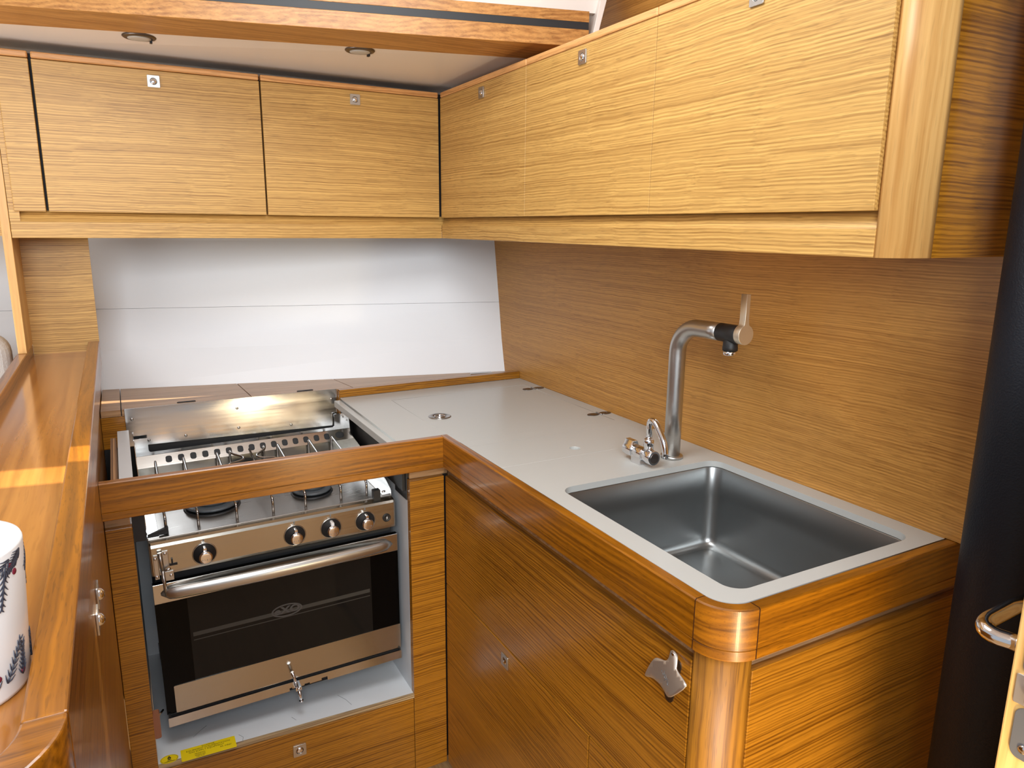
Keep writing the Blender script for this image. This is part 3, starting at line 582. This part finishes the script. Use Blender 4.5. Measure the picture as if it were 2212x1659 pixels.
for pts in ([(-.470, .075), (-.462, .062), (-.466, .047)], [(-.560, .110), (-.545, .125), (-.530, .138)], [(-.235, .120), (-.222, .095), (-.215, .070)], [(-.352, .085), (-.345, .070)]):
    mb = MB(); mb.tube([sm_(*q) for q in pts], .0004, 5); build(mb, 'scratch', 'engrave', sc)
# steel heat shield behind the stove
hs = thing('heat_shield', 'scuffed steel heat shield sheet screwed up behind the stove top', 'heat shield', (-.366, .495, .88))
mb = MB(); mb.hexa([(-.6285, .4945, .878), (-.1085, .4945, .870), (-.1085, .496, .870), (-.6285, .496, .878)], [(-.6285, .4945, .9735), (-.1075, .4945, .9735), (-.1075, .496, .9735), (-.6285, .496, .9735)]); build(mb, 'sheet', 'mirror', hs, .0004)
for sx_, sz_ in ((-.6138, .9463), (-.3702, .947), (-.3691, .8944), (-.1232, .9458), (-.5811, .8888), (-.497, .890), (-.235, .886)):
    mb = MB(); mb.lathe([(0, .0036), (.0008, .0034), (.0014, .002), (.0014, .0004)], (sx_, .4945, sz_), (0, -1, 0), 14); build(mb, 'screw', 'dullchrome', hs)

# stickers on the shelf below the stove
def on_shelf(x, y): return zl_ + (zr_ - zl_) * (x - XS2) / (XS - XS2)
tilt = math.atan2(zr_ - zl_, XS - XS2)
def sticker(name, label, cx, cy, outline, texts, ang=0):
    m = Matrix.Translation((cx, cy, on_shelf(cx, cy) + .0002)) @ Matrix.Rotation(-tilt, 4, 'Y') @ Matrix.Rotation(ang, 4, 'Z')
    t = thing(name, label, 'sticker', (cx, cy, on_shelf(cx, cy)))
    plate('sticker_sheet', [outline], .00012, m @ Matrix.Translation((0, 0, .00015)), 'yellow', t)
    for body, size, px, py in texts:
        me = text_mesh(body, size, .00006); me.transform(m @ Matrix.Translation((px, py, .00034))); me.transform(Matrix.Translation(-t.location)); me.materials.append(M['ink']); link(me, 'lettering', t)
    return t, m
sticker('warning_sticker', 'yellow rectangular gas warning sticker on the white shelf under the stove', -.534, .056, rrect(-.055, .055, -.0195, .0195, .002, 4),
        [('FLUORINE', .0056, 0, .0148), ("EQUIPMENT D'ALIMENTATION", .0064, 0, .0088), ('GAS SUPPLY EQUIPMENT', .0064, -.004, .0026), ('30 mbar', .0072, .034, -.0045), ('PRESSION', .0048, -.018, -.0055), ('PRESSURE', .0048, -.018, -.0110), ('DRUCK', .0048, -.018, -.0160)], .0)
t_, m_ = sticker('gas_sticker', 'small round yellow sticker with a flame sign at the left end of the stove shelf', -.6115, .058, circle(0, 0, .0178, 36, .0135), [])
fl = [(-.0008, -.002), (-.0035, .001), (-.003, .005), (0, .0095), (.003, .005), (.0035, .001), (.0008, -.002)]
for sp_ in ([fl, circle(0, .0025, .0012, 10)], [circle(-.002, -.0035, .0018, 14), circle(-.002, -.0035, .0010, 12)], [circle(.002, -.0035, .0018, 14), circle(.002, -.0035, .0010, 12)], [[(-.010, -.0085), (.010, -.0085), (.010, -.0078), (.004, -.0065), (-.004, -.0065), (-.010, -.0078)]], [circle(0, 0, .0163, 32, .0122), circle(0, 0, .0158, 32, .0117)]):
    plate('flame_sign', sp_, .00006, m_ @ Matrix.Translation((0, 0, .00034)), 'ink', t_)

# ------------------------------------------------------------------ gimballed stove (own tilted frame: x right, y back, z up from the panel's top edge)
MS = Matrix(((0.9998479, -0.013508, -0.0110296, -0.3462616), (0.0133445, 0.999802, -0.0147602, 0.0948623), (0.0112268, 0.0146108, 0.9998302, 0.77964), (0, 0, 0, 1)))
BASE = Vector((0, .19, -.418))
st = thing('stove', 'stainless steel marine gas stove with glass oven door, hung in the oak surround', 'stove', (0, 0, 0))
st.matrix_world = MS @ Matrix.Translation(BASE)
def sb(mb, name, mat, parent=st, bevel=0, seg=2):
    me = mb.mesh(name, BASE); me.materials.append(M[mat]); return link(me, name, parent, bevel, seg)
def sme(me, name, mat, parent=st):
    me.name = name; me.transform(Matrix.Translation(-BASE)); me.materials.append(M[mat]); return link(me, name, parent)
HW = .2635
FRONT = lambda y, x=0, z=0: frame((x, y, z), (1, 0, 0), (0, 0, 1))       # normal faces the viewer (-y)
mb = MB(); mb.box(-.258, .258, .0225, .380, -.40, -.010); sb(mb, 'oven_body', 'blackmat', bevel=.003)
# hob tray
zh = .003
mb = MB(); mb.box(-.2625, .2625, .0215, .365, zh - .012, zh + .001); sb(mb, 'hob', 'hobsteel', bevel=.001)
mb = MB(); mb.box(-.228, .228, .05, .31, zh, zh + .0006); 
# control panel: pressed steel with rolled edges
prof = [(.022, zh), (.010, .001), (.003, -.002), (0, -.0075), (0, -.012), (0, -.063), (.0015, -.069), (.006, -.073), (.022, -.073)]
mb = MB(); mb.prism(prof, -HW, HW, Matrix(((0, 0, 1, 0), (1, 0, 0, 0), (0, 1, 0, 0), (0, 0, 0, 1)))); cp = sb(mb, 'control_panel', 'steel_panel', bevel=.0045, seg=3)
for i, kx in enumerate((-.1603, .0267, .108, .1886)):
    kz = -.0405
    mb = MB(); mb.lathe([(0, .0245), (.0012, .0245), (.0016, .0228), (.0004, .0222)], (kx, .0003, kz), (0, -1, 0), 40); kb = sb(mb, 'knob_bezel', 'polish', cp)
    mb = MB(); mb.lathe([(0, .0226), (.001, .0226), (.004, .0205), (.008, .0150), (.011, .0132), (.012, .012)], (kx, -.0006, kz), (0, -1, 0), 36); k = sb(mb, 'knob', 'black', st)
    mb = MB(); mb.lathe([(0, .0128), (.010, .0134), (.0118, .0126), (.0124, .0100), (.0124, .0003)], (kx, -.0120, kz), (0, -1, 0), 32); sb(mb, 'knob_cap', 'chrome', k)
    mb = MB(); mb.prism(rrect(-.0036, .0036, .004, .0205, .0025, 4), -.010, .0075, FRONT(-.0105, kx, kz)); sb(mb, 'pointer', 'chrome' if i != 2 else 'mug', k, .0008)
    me = text_mesh('0  1  2  3', .0046, .0001); me.transform(Matrix.Translation((kx, -.0246, kz - .004)) @ FRONT(0).to_3x3().to_4x4()); sme(me, 'lettering', 'engrave', k)
    mb = MB(); mb.box(kx - .0012, kx + .0012, -.0009, .003, -.0125, -.0075); sb(mb, 'index_mark', 'engrave', cp)
mb = MB(); mb.lathe([(0, .0098), (.002, .0098), (.003, .0088), (.003, .0072), (.0024, .0068), (.0030, .003), (.0030, .0003)], (.2405, 0, -.0425), (0, -1, 0), 28); ib = sb(mb, 'igniter_button', 'black')
zz = [(.0012, .0052), (-.0022, .0), (-.0002, .0002), (-.0014, -.0048), (.0022, .0010), (.0002, .0008)]
me = curve_mesh([zz], .0001); me.transform(FRONT(-.0032, .2405, -.0425)); sme(me, 'spark_sign', 'mug', ib)
# oven door: steel top band, glass, steel bottom band
mb = MB(); mb.box(-.2645, .2645, -.001, .011, -.392, -.0875); dr = sb(mb, 'oven_door', 'glass_edge')
mb = MB(); mb.box(-.2645, .2645, -.0035, -.0008, -.1305, -.0870); sb(mb, 'top_band', 'polish', dr, .0008)
me = curve_mesh([rrect(-.246, .2645, -.392, -.327, .002, 3)], .0013); me.transform(FRONT(-.0022)); sme(me, 'bottom_band', 'steel_panel', dr)
me = curve_mesh([[(-.2645, -.327), (.2645, -.327), (.2645, -.1305), (-.2645, -.1305)]], .0004); me.transform(FRONT(-.0015)); sme(me, 'glass', 'glass_dark', dr)
for zz0, w0 in ((-.2165, .0046), (-.2300, .0010)):
    mb = MB(); mb.hexa([(-.198, -.0021, zz0 - .002 - w0), (.192, -.0021, zz0 - .002 - w0), (.192, -.0018, zz0 - .002 - w0), (-.198, -.0018, zz0 - .002 - w0)], [(-.198, -.0021, zz0 - .002 + w0), (.192, -.0021, zz0 - .002 + w0), (.192, -.0018, zz0 - .002 + w0), (-.198, -.0018, zz0 - .002 + w0)]); sb(mb, 'rack_bar', 'rackgrey', dr)
for fx0, fx1 in ((-.2644, -.203), (.196, .2644)):
    mb = MB(); mb.box(fx0, fx1, -.0021, -.0019, -.327, -.1305); sb(mb, 'glass_border', 'glass_edge', dr)
me = curve_mesh([circle(0, 0, .0340, 44, .0155), circle(0, 0, .0305, 44, .0122)], .0002); me.transform(FRONT(-.0022, -.002, -.2155)); lg = sme(me, 'logo_ring', 'logo', dr)
me = text_mesh('eXO', .0225, .0002, space=1.0, shear=.1, bold=.0009)
for vt in me.vertices: vt.co.x *= 1.25
me.transform(FRONT(-.0022, -.002, -.2150)); sme(me, 'lettering', 'logo', dr)
hp = []; hrad = []
for k in range(33):
    s = -1 + 2 * k / 32; b = 1 - s * s; e = min(1, (1 - abs(s)) * 9)
    hp.append((.2505 * s, -.0065 - .020 * b, -.1090 + .004 * b)); hrad.append(.0085 * max(.12, math.sqrt(max(0, 1 - (1 - e) ** 2))))
mb = MB(); mb.tube(hp, hrad, 24, up=(0, 0, 1), flat=1.65); sb(mb, 'handle', 'steel', dr)
# drip rail with its cut-out and pin
me = curve_mesh([[(-.2635, -.418), (-.010, -.418), (-.010, -.410), (-.004, -.410), (-.004, -.4135), (.024, -.4135), (.024, -.410), (.036, -.410), (.036, -.4135), (.064, -.4135), (.064, -.408), (.078, -.408), (.078, -.418), (.2635, -.418), (.2635, -.3965), (-.2635, -.3965)]], .0008); me.transform(FRONT(-.009)); sme(me, 'drip_rail', 'polish')
mb = MB(); mb.box(-.262, .262, -.0075, .02, -.4175, -.4165); mb.box(-.262, .262, -.004, -.001, -.4165, -.394); mb.box(-.262, -.258, -.0075, .30, -.4165, -.39); mb.box(.258, .262, -.0075, .30, -.4165, -.39); sb(mb, 'drip_tray', 'black')
mb = MB(); mb.cyl((-.004, -.022, -.362), (.006, -.018, -.406), .0033, n=14); mb.cyl((.008, -.024, -.412), (.012, -.024, -.444), .0036, n=14); mb.lathe([(0, .0052), (.007, .0052)], (.0075, -.023, -.404), (.1, -.05, -1), 14); mb.box(.001, .014, -.026, -.008, -.412, -.404); mb.lathe([(0, .005), (.003, .005)], (.0115, -.024, -.440), (.1, 0, -1), 14); sb(mb, 'locking_pin', 'chrome')
# slide bolt on the left of the panel
mb = MB(); mb.box(-.2575, -.2485, -.0025, .0, -.076, -.022); mb.box(-.2405, -.2290, -.0025, .0, -.058, -.016); mb.box(-.246, -.222, -.0025, .0, -.083, -.062); bp = sb(mb, 'bolt_plate', 'steel', bevel=.0008)
for q in ((-.2535, -.030), (-.2345, -.022), (-.2535, -.070), (-.2275, -.072)):
    mb = MB(); mb.lathe([(0, .0032), (.0010, .003), (.0016, .0012), (.0016, .0003)], (q[0], -.0025, q[1]), (0, -1, 0), 12); sb(mb, 'screw', 'chrome', bp)
mb = MB(); mb.cyl((-.2448, -.007, -.016), (-.2425, -.008, -.055), .0042, n=14); mb.cyl((-.2425, -.008, -.055), (-.2405, -.010, -.112), .0036, n=14); mb.box(-.247, -.238, -.009, -.002, -.064, -.058); mb.cyl((-.242, -.008, -.058), (-.228, -.013, -.052), .0025, n=10); sb(mb, 'bolt', 'dullchrome', bp)
mb = MB(); mb.box(-.2285, -.2135, -.0010, .001, -.052, -.047); mb.box(-.2245, -.2215, -.004, .0, -.047, -.036); sb(mb, 'keyhole', 'black', bp)
# burners
for bx, by, br in ((-.122, .150, .058), (.100, .130, .046), (-.010, .285, .040)):
    mb = MB(); mb.lathe([(0, br + .003), (.002, br + .003), (.003, br)], (bx, by, zh), (0, 0, 1), 40); bu = sb(mb, 'burner', 'blackmat')
    mb = MB(); mb.lathe([(0, br * .9), (.003, br * .98), (.0045, br), (.0065, br), (.0080, br * .93), (.0085, br * .6)], (bx, by, zh + .005), (0, 0, 1), 44); sb(mb, 'flame_ring', 'ceram', bu)
    mb = MB(); mb.lathe([(0, br * .62), (.010, br * .70), (.013, br * .68), (.0150, br * .58), (.0154, .001)], (bx, by, zh + .010), (0, 0, 1), 40); sb(mb, 'cap', 'ceram', bu)
# pan support wires, each bent down at its ends
def wire(pts): 
    mb = MB(); mb.tube(pts, .0029, 10); return sb(mb, 'grate_bar', 'wire')
def straight(x, dx=.004):
    yf, yb, z0, z1 = .042, .352, .040, .066
    return [(x, yf, zh), (x, yf, z0 - .012)] + bez((x, yf, z0 - .012), (x, yf, z0 - .002), (x, yf + .002, z0), (x, yf + .013, z0 + .001), 5)[1:] + [(x + dx * .5, .2, .0535)] + [(x + dx, yb - .012, z1)] + bez((x + dx, yb - .010, z1), (x + dx, yb, z1), (x + dx, yb, z1 - .002), (x + dx, yb, z1 - .012), 5)[1:] + [(x + dx, yb, zh)]
for x in (-.226, -.163, -.085, .064, .146, .208): wire(straight(x))
wire(straight(-.008)[:8] + [(-.008, .19, .053)])
for sgn, xr, xm in ((-1, -.050, -.028), (1, .033, .006)):
    d = 1 if xm > xr else -1
    wire([(xr, .352, zh), (xr, .352, .054)] + bez((xr, .352, .056), (xr, .352, .066), (xr, .350, .067), (xr, .340, .067), 5)[1:] + bez((xr, .335, .067), (xr, .315, .066), (xm - d * .004, .305, .065), (xm, .290, .064), 8) + bez((xm, .290, .064), (xm + d * .003, .276, .063), (xm - d * .002, .272, .063), (xm - d * .014, .266, .062), 8)[1:] + [(xm - d * .034, .258, .062), (xm - d * .045, .240, .061)])
# rear duct with a sloping slotted face and an upright guard
dl = math.hypot(.022, .025); DF = frame((0, .366, .046), (1, 0, 0), (0, .022, .025))
sl = [[(-.262, 0), (.262, 0), (.262, dl), (-.262, dl)]] + [rrect(x - .0072, x + .0072, .0075, dl - .0075, .0055, 5) for x in [-.190 + .0283 * k for k in range(15)]] + [circle(.242, dl / 2, .012, 24, .010)]
me = curve_mesh(sl, .0005); me.transform(DF); ru = sme(me, 'rear_duct', 'polish')
mb = MB(); mb.box(-.262, .262, .3652, .3662, zh, .0468); sb(mb, 'duct_wall', 'steel_panel', ru)
mb = MB(); mb.hexa([(-.260, .374, .042), (.260, .374, .042), (.260, .3885, .042), (-.260, .3885, .042)], [(-.260, .387, .070), (.260, .387, .070), (.260, .3885, .070), (-.260, .3885, .070)]); sb(mb, 'duct_shade', 'dark', ru)  # black sheet stands in for the shade inside the slots
me = curve_mesh([[(-.262, .0), (.262, .0), (.262, .046), (.232, .046), (.232, .015)] + arc(.226, .015, .006, 0, -90, 4)[1:] + [(.226, .009), (-.226, .009)] + arc(-.226, .015, .006, 270, 180, 4)[1:] + [(-.232, .046), (-.262, .046)]], .0005)
me.transform(FRONT(.3892, 0, .0705)); sme(me, 'rear_guard', 'mirror')
for sgn in (-1, 1):
    xs = sgn * .2625
    pts = [(.024, zh - .01), (.389, zh - .01), (.389, .1205), (.352, .1205), (.340, .070), (.06, .030), (.024, .016)]
    me = curve_mesh([pts], .0006); me.transform(Matrix(((0, 0, 1, xs), (1, 0, 0, 0), (0, 1, 0, 0), (0, 0, 0, 1)))); sme(me, 'side_guard', 'mirror')
    mb = MB(); mb.box(min(xs, xs - sgn * .022), max(xs, xs - sgn * .022), .026, .36, zh + .001, zh + .003); sb(mb, 'side_strip', 'polish', bevel=.0006)
    mb = MB(); mb.lathe([(0, .005), (.0016, .004), (.002, .0005)], (xs - sgn * .012, .045, zh + .003), (0, 0, 1), 14); mb.lathe([(0, .003), (.0016, .0025), (.002, .0005)], (xs - sgn * .0006, .370, .100), (-sgn, 0, 0), 12); sb(mb, 'screw', 'chrome')
mb = MB(); mb.hexa([(-.262, .030, zh + .003), (-.222, .032, zh + .003), (-.222, .044, zh + .003), (-.262, .032, zh + .003)], [(-.262, .030, zh + .008), (-.222, .032, zh + .016), (-.222, .044, zh + .016), (-.262, .032, zh + .008)]); sb(mb, 'pan_clip', 'black')
mb = MB(); mb.box(.215, .231, .010, .026, -.006, zh + .022); sb(mb, 'pan_clip', 'black')

# ------------------------------------------------------------------ raised serving shelf at the left
ba = thing('serving_counter', 'raised narrow oak serving shelf with edge rails along the left of the stove', 'counter', (-.75, 0, 0))
ZL, ZLB, ZC = 1.1226, 1.0616, 1.0991; XLI, XLK, XLO = -.693, -.8104, -.8303
ye = -.984
mb = MB(); mb.prism([(XLO + .001, .645), (XLO + .001, -.99), (-.80, -1.04), (-.735, -1.045), (-.69, -1.01), (XF - .004, ye), (XF - .004, .645)], ZLB + .001, ZC); build(mb, 'shelf_top', 'ledge_y', ba)
mb = MB(); mb.box(XLI, XF, ye, .645, ZLB, ZL); build(mb, 'edge_rail', 'rail_y', ba, .002)
mb = MB(); mb.box(XLO, XLK, -.99, .645, ZLB, ZL); build(mb, 'edge_rail', 'rail_y', ba, .002)
# rounded end of the rail
ro, ri = .072, .047
oc = [(XF, ye)] + arc(XF - ro, ye, ro, 0, -90, 14)[1:] + [(XLO, ye - ro), (XLO, ye - ri)] + arc(XF - ro, ye, ri, -90, 0, 14)
mb = MB(); mb.prism(oc, ZLB, ZL, smooth_side=True); build(mb, 'end_rail', 'rail_x', ba, .002)
mb = MB(); mb.box(-.826, XL, -.97, .645, 0, ZLB - .0005); mb.box(-.75, XL, .657, .83, 0, 1.115); build(mb, 'side_panel', 'lower_y', ba)
YZf = None
def sidedoor(y0, y1, z0, z1, nm, lat):
    mb = MB(); mb.box(XL - .0002, XL + .0006, y0, y1, z0, z1); d = build(mb, nm, 'lower_y', ba, .0003)
    latch(d, (XL + .0006, lat[0], lat[1]), (0, 1, 0), (1, 0, 0), .030, 2.2); return d
sidedoor(-.90, -.4255, .10, ZLB - .003, 'door', (-.4530, .9125))
sidedoor(-.4245, .03, .10, ZLB - .003, 'door', (-.3950, .9205))
# floral mug on the shelf
mx, my, mr, mh = -.7440, -.888, .0475, .105; FLARE = .055
ZC += .0003
mg = thing('mug', 'white enamel mug printed with dark fir twigs and red berries on the left shelf', 'mug', (mx, my, ZC))
mb = MB(); mt = mr + FLARE * mh; mb.lathe([(0, mr - .004), (.001, mr - .001), (.004, mr), (mh - .002, mt), (mh, mt - .0008), (mh, mt - .003), (mh - .001, mt - .0035), (mh - .004, mt - .0036)], (mx, my, ZC), (0, 0, 1), 64); body = mb
mb = MB(); mb.lathe([(mh - .004, mt - .0036), (.012, mr - .0036), (.008, mr - .008), (.006, .001)], (mx, my, ZC), (0, 0, 1), 64, caps=False); build(mb, 'inside', 'mugin', mg)
rnd = random.Random(7)
def on_mug(a, h, lift=.0003): return (mx + (mr + FLARE * h + lift) * math.cos(a), my + (mr + FLARE * h + lift) * math.sin(a), ZC + h)
mbl, mbb = MB(), MB()
def sprig(a, h, da, dh, n, ln):
    for k in range(n):
        t = k / (n - 1); aa, hh = a + da * t, h + dh * t
        for sgn in (-1, 1):
            ang = math.atan2(dh, da * mr) + sgn * .7; L_ = ln * (1 - .45 * t) * rnd.uniform(.8, 1.1)
            p0 = on_mug(aa, hh); p1 = on_mug(aa + math.cos(ang) * L_ / mr, hh + math.sin(ang) * L_); pm = on_mug(aa + math.cos(ang) * L_ * .5 / mr, hh + math.sin(ang) * L_ * .5 - .0006)
            mbl.tube([p0, pm, p1], [.00045, .0005, .0002], 5)
    mbl.tube([on_mug(a + da * k / 9, h + dh * k / 9) for k in range(10)], .0006, 5)
for k in range(7):
    a = .42 - .9 * k
    sprig(a, .099, -.42, -.014, 9, .009); sprig(a - .08, .092, -.10, -.024, 7, .007); sprig(a - .2, .014, .30, .024, 8, .008); sprig(a - .35, .013, -.05, .020, 6, .006)
    sprig(a + .25, .101, -.30, -.010, 9, .008); sprig(a + .1, .012, .05, .022, 8, .007)
    for dh, da in ((.088, .10), (.094, .02), (.020, -.32), (.014, .12)):
        aa, hh = a + da, dh; c = Vector(on_mug(aa, hh, 0)); nrm = Vector((math.cos(aa), math.sin(aa), 0))
        mbb.lathe([(0, .0024), (.0004, .0021), (.0006, .0005)], c, nrm, 12)
n0 = len(body.f); body.add(mbl.v, mbl.f, True); n1_ = len(body.f); body.add(mbb.v, mbb.f, True)
fp = build(body, 'body', 'mug', mg); fp.data.materials.append(M['leaf']); fp.data.materials.append(M['berry'])
for p in fp.data.polygons: p.material_index = 0 if p.index < n0 else (1 if p.index < n1_ else 2)
ZC -= .0003
# saloon beyond the divider
t = thing('sofa_cushion', 'light grey fabric sofa back cushion seen past the divider at the left', 'cushion', (-1.1, .58, .9))
mb = MB(); mb.box(-1.4, -.846, .50, .62, .86, 1.166); c = build(mb, 'cushion_cover', 'fabric', t, .045, 6)
mb = MB(); mb.tube([(-1.36, .498, 1.12), (-.886, .498, 1.12)], .003, 8); mb.tube([(-.876, .51, .90), (-.876, .505, 1.11), (-.876, .54, 1.164), (-.876, .60, 1.164)], .0022, 8); build(mb, 'piping', 'fabric', t)
t = thing('saloon_locker', 'oak overhead locker at the left edge beyond the divider', 'cabinet', (-1.1, .75, 1.38))
mb = MB(); mb.box(-1.6, -.832, .56, .90, 1.385, 1.775); build(mb, 'carcass', 'upper_x', t, .001)

# ------------------------------------------------------------------ mast post and door at the right
px_, py_, pr_ = .372, -1.004, .060
po = thing('mast_post', 'thick black leather-wrapped round post at the right edge of the galley', 'post', (px_, py_, 0))
mb = MB(); mb.lathe([(0, pr_), (2.115, pr_)], (px_, py_, 0), (0, 0, 1), 64, caps=True); build(mb, 'leather_sleeve', 'leather', po)
mb = MB(); mb.lathe([(0, .09), (.012, .09), (.02, pr_ + .002)], (px_, py_, 0), (0, 0, 1), 48); build(mb, 'foot_collar', 'darkmetal', po)
dd = Vector((.9978, .066, 0)); dn = Vector((-.066, .9978, 0)); D0 = Vector((.1142, -1.1355, 0))
dm = Matrix((dd, dn, Vector((0, 0, 1)))).transposed().to_4x4(); dm.translation = D0
dO = bpy.data.objects.new('door_1', None); COL.objects.link(dO); dO.location = D0; struct(dO)
mb = MB(); mb.box(0, .55, -.038, 0, .06, 1.30, dm); build(mb, 'door_leaf', 'door_z', dO, .002)
YB_ = dm @ Matrix(((0, 0, -1, 0), (1, 0, 0, 0), (0, 1, 0, 0), (0, 0, 0, 1)))
mb = MB(); mb.prism(rrect(-.034, -.010, .912, .966, .0095, 8), 0, .0022, YB_); mb.prism(rrect(-.034, -.010, 1.0, 1.06, .0095, 8), 0, .0022, YB_); build(mb, 'lock_plate', 'lockgrey', dO, .0006)
mb = MB(); mb.lathe([(0, .0046), (.0012, .0042), (.0014, .0005)], dm @ Vector((-.0022, -.022, .924)), dm.to_3x3() @ Vector((-1, 0, 0)), 16); build(mb, 'plate_screw', 'chrome', dO)
mb = MB(); mb.prism(rrect(-.034, -.006, .968, .999, .002, 4), 0, .0018, YB_); mb.box(-.010, .0, -.032, -.018, .975, .992, dm); build(mb, 'latch_bolt', 'satin', dO, .0006)
zhd = 1.0075
mb = MB(); mb.lathe([(0, .021), (.006, .021), (.008, .018)], dm @ Vector((.045, 0, zhd)), dn, 32); rz = build(mb, 'rosette', 'chrome', dO)
hp = [dm @ Vector(p) for p in [(.045, .004, zhd), (.045, .022, zhd)] + bez((.045, .028, zhd), (.045, .04, zhd), (.05, .044, zhd), (.062, .044, zhd), 7) + [(.10, .044, zhd - .001), (.15, .043, zhd - .003)]]
hp = [dm @ Vector(p) for p in [(.040, .004, zhd), (.036, .020, zhd)] + bez((.034, .027, zhd), (.031, .040, zhd + .001), (.036, .046, zhd + .003), (.052, .047, zhd + .004), 7) + [(.10, .047, zhd + .004), (.15, .045, zhd + .002)]]
mb = MB(); mb.tube(hp, .0088, 18); build(mb, 'lever_handle', 'chrome', dO)

# ------------------------------------------------------------------ light
def area(name, loc, target, sx, sy, power, col=(1, 1, 1), spread=180):
    l = bpy.data.lights.new(name, 'AREA'); l.shape = 'RECTANGLE'; l.size = sx; l.size_y = sy; l.energy = power; l.color = col; l.spread = math.radians(spread)
    o = bpy.data.objects.new(name, l); COL.objects.link(o); o.location = loc
    o.rotation_euler = (Vector(target) - Vector(loc)).to_track_quat('-Z', 'Y').to_euler(); return o
area('companionway_daylight', (-1.0, -2.5, 2.0), (.0, .1, 1.15), 1.2, 1.0, 51, (.91, .96, 1))
area('overhead_fill', (-.35, -.55, 2.08), (-.3, -.35, 0), .55, .55, 10, (.95, .98, 1))  # added overhead fill lamp, the ceiling has no opening above it
area('headliner_fill', (-1.35, -.05, .95), (-.5, .45, 1.84), .7, .6, 7, (1, .95, .90))  # unseen lamp added low at the left to brighten the headliner
l = bpy.data.lights.new('hatch_sun', 'SUN'); l.energy = 9; l.angle = math.radians(.6); l.color = (1, .9, .74)
o = bpy.data.objects.new('hatch_sun', l); COL.objects.link(o); o.rotation_euler = Vector((-DIRX, -DIRY, -1)).to_track_quat('-Z', 'Y').to_euler()
l = bpy.data.lights.new('sole_bounce_spot', 'SPOT'); l.energy = 19; l.color = (1, .78, .46); l.spot_size = math.radians(100); l.spot_blend = .5; l.shadow_soft_size = .05  # added spot, stands in for sunlight bounced up onto the end panel
o = bpy.data.objects.new('sole_bounce_spot', l); COL.objects.link(o); o.location = (-.07, -1.40, .62); o.rotation_euler = (Vector((.28, -.86, .72)) - o.location).to_track_quat('-Z', 'Y').to_euler()
w = bpy.data.worlds.new('sky'); SC.world = w; w.use_nodes = True
bg = w.node_tree.nodes['Background']; bg.inputs['Color'].default_value = (.86, .92, 1, 1); bg.inputs['Strength'].default_value = .55

# ------------------------------------------------------------------ camera
cam = bpy.data.cameras.new('camera'); cam.sensor_width = 36; cam.lens = 1567.67 * 36 / 2212; cam.clip_start = .02
co = bpy.data.objects.new('camera', cam); COL.objects.link(co)
r_, u_, f_ = Vector((0.87920818, -0.476351, 0.00909368)), Vector((0.09289609, 0.19011772, 0.97735642)), Vector((0.46729358, 0.85845499, -0.2114042))
cm = Matrix((r_, u_, -f_)).transposed().to_4x4(); cm.translation = Vector((-.61789, -1.45819, 1.415)); co.matrix_world = cm
SC.camera = co
SC.view_settings.view_transform = 'Standard'; SC.view_settings.look = 'None'; SC.view_settings.gamma = 1; SC.view_settings.use_curve_mapping = False; SC.view_settings.exposure = 0
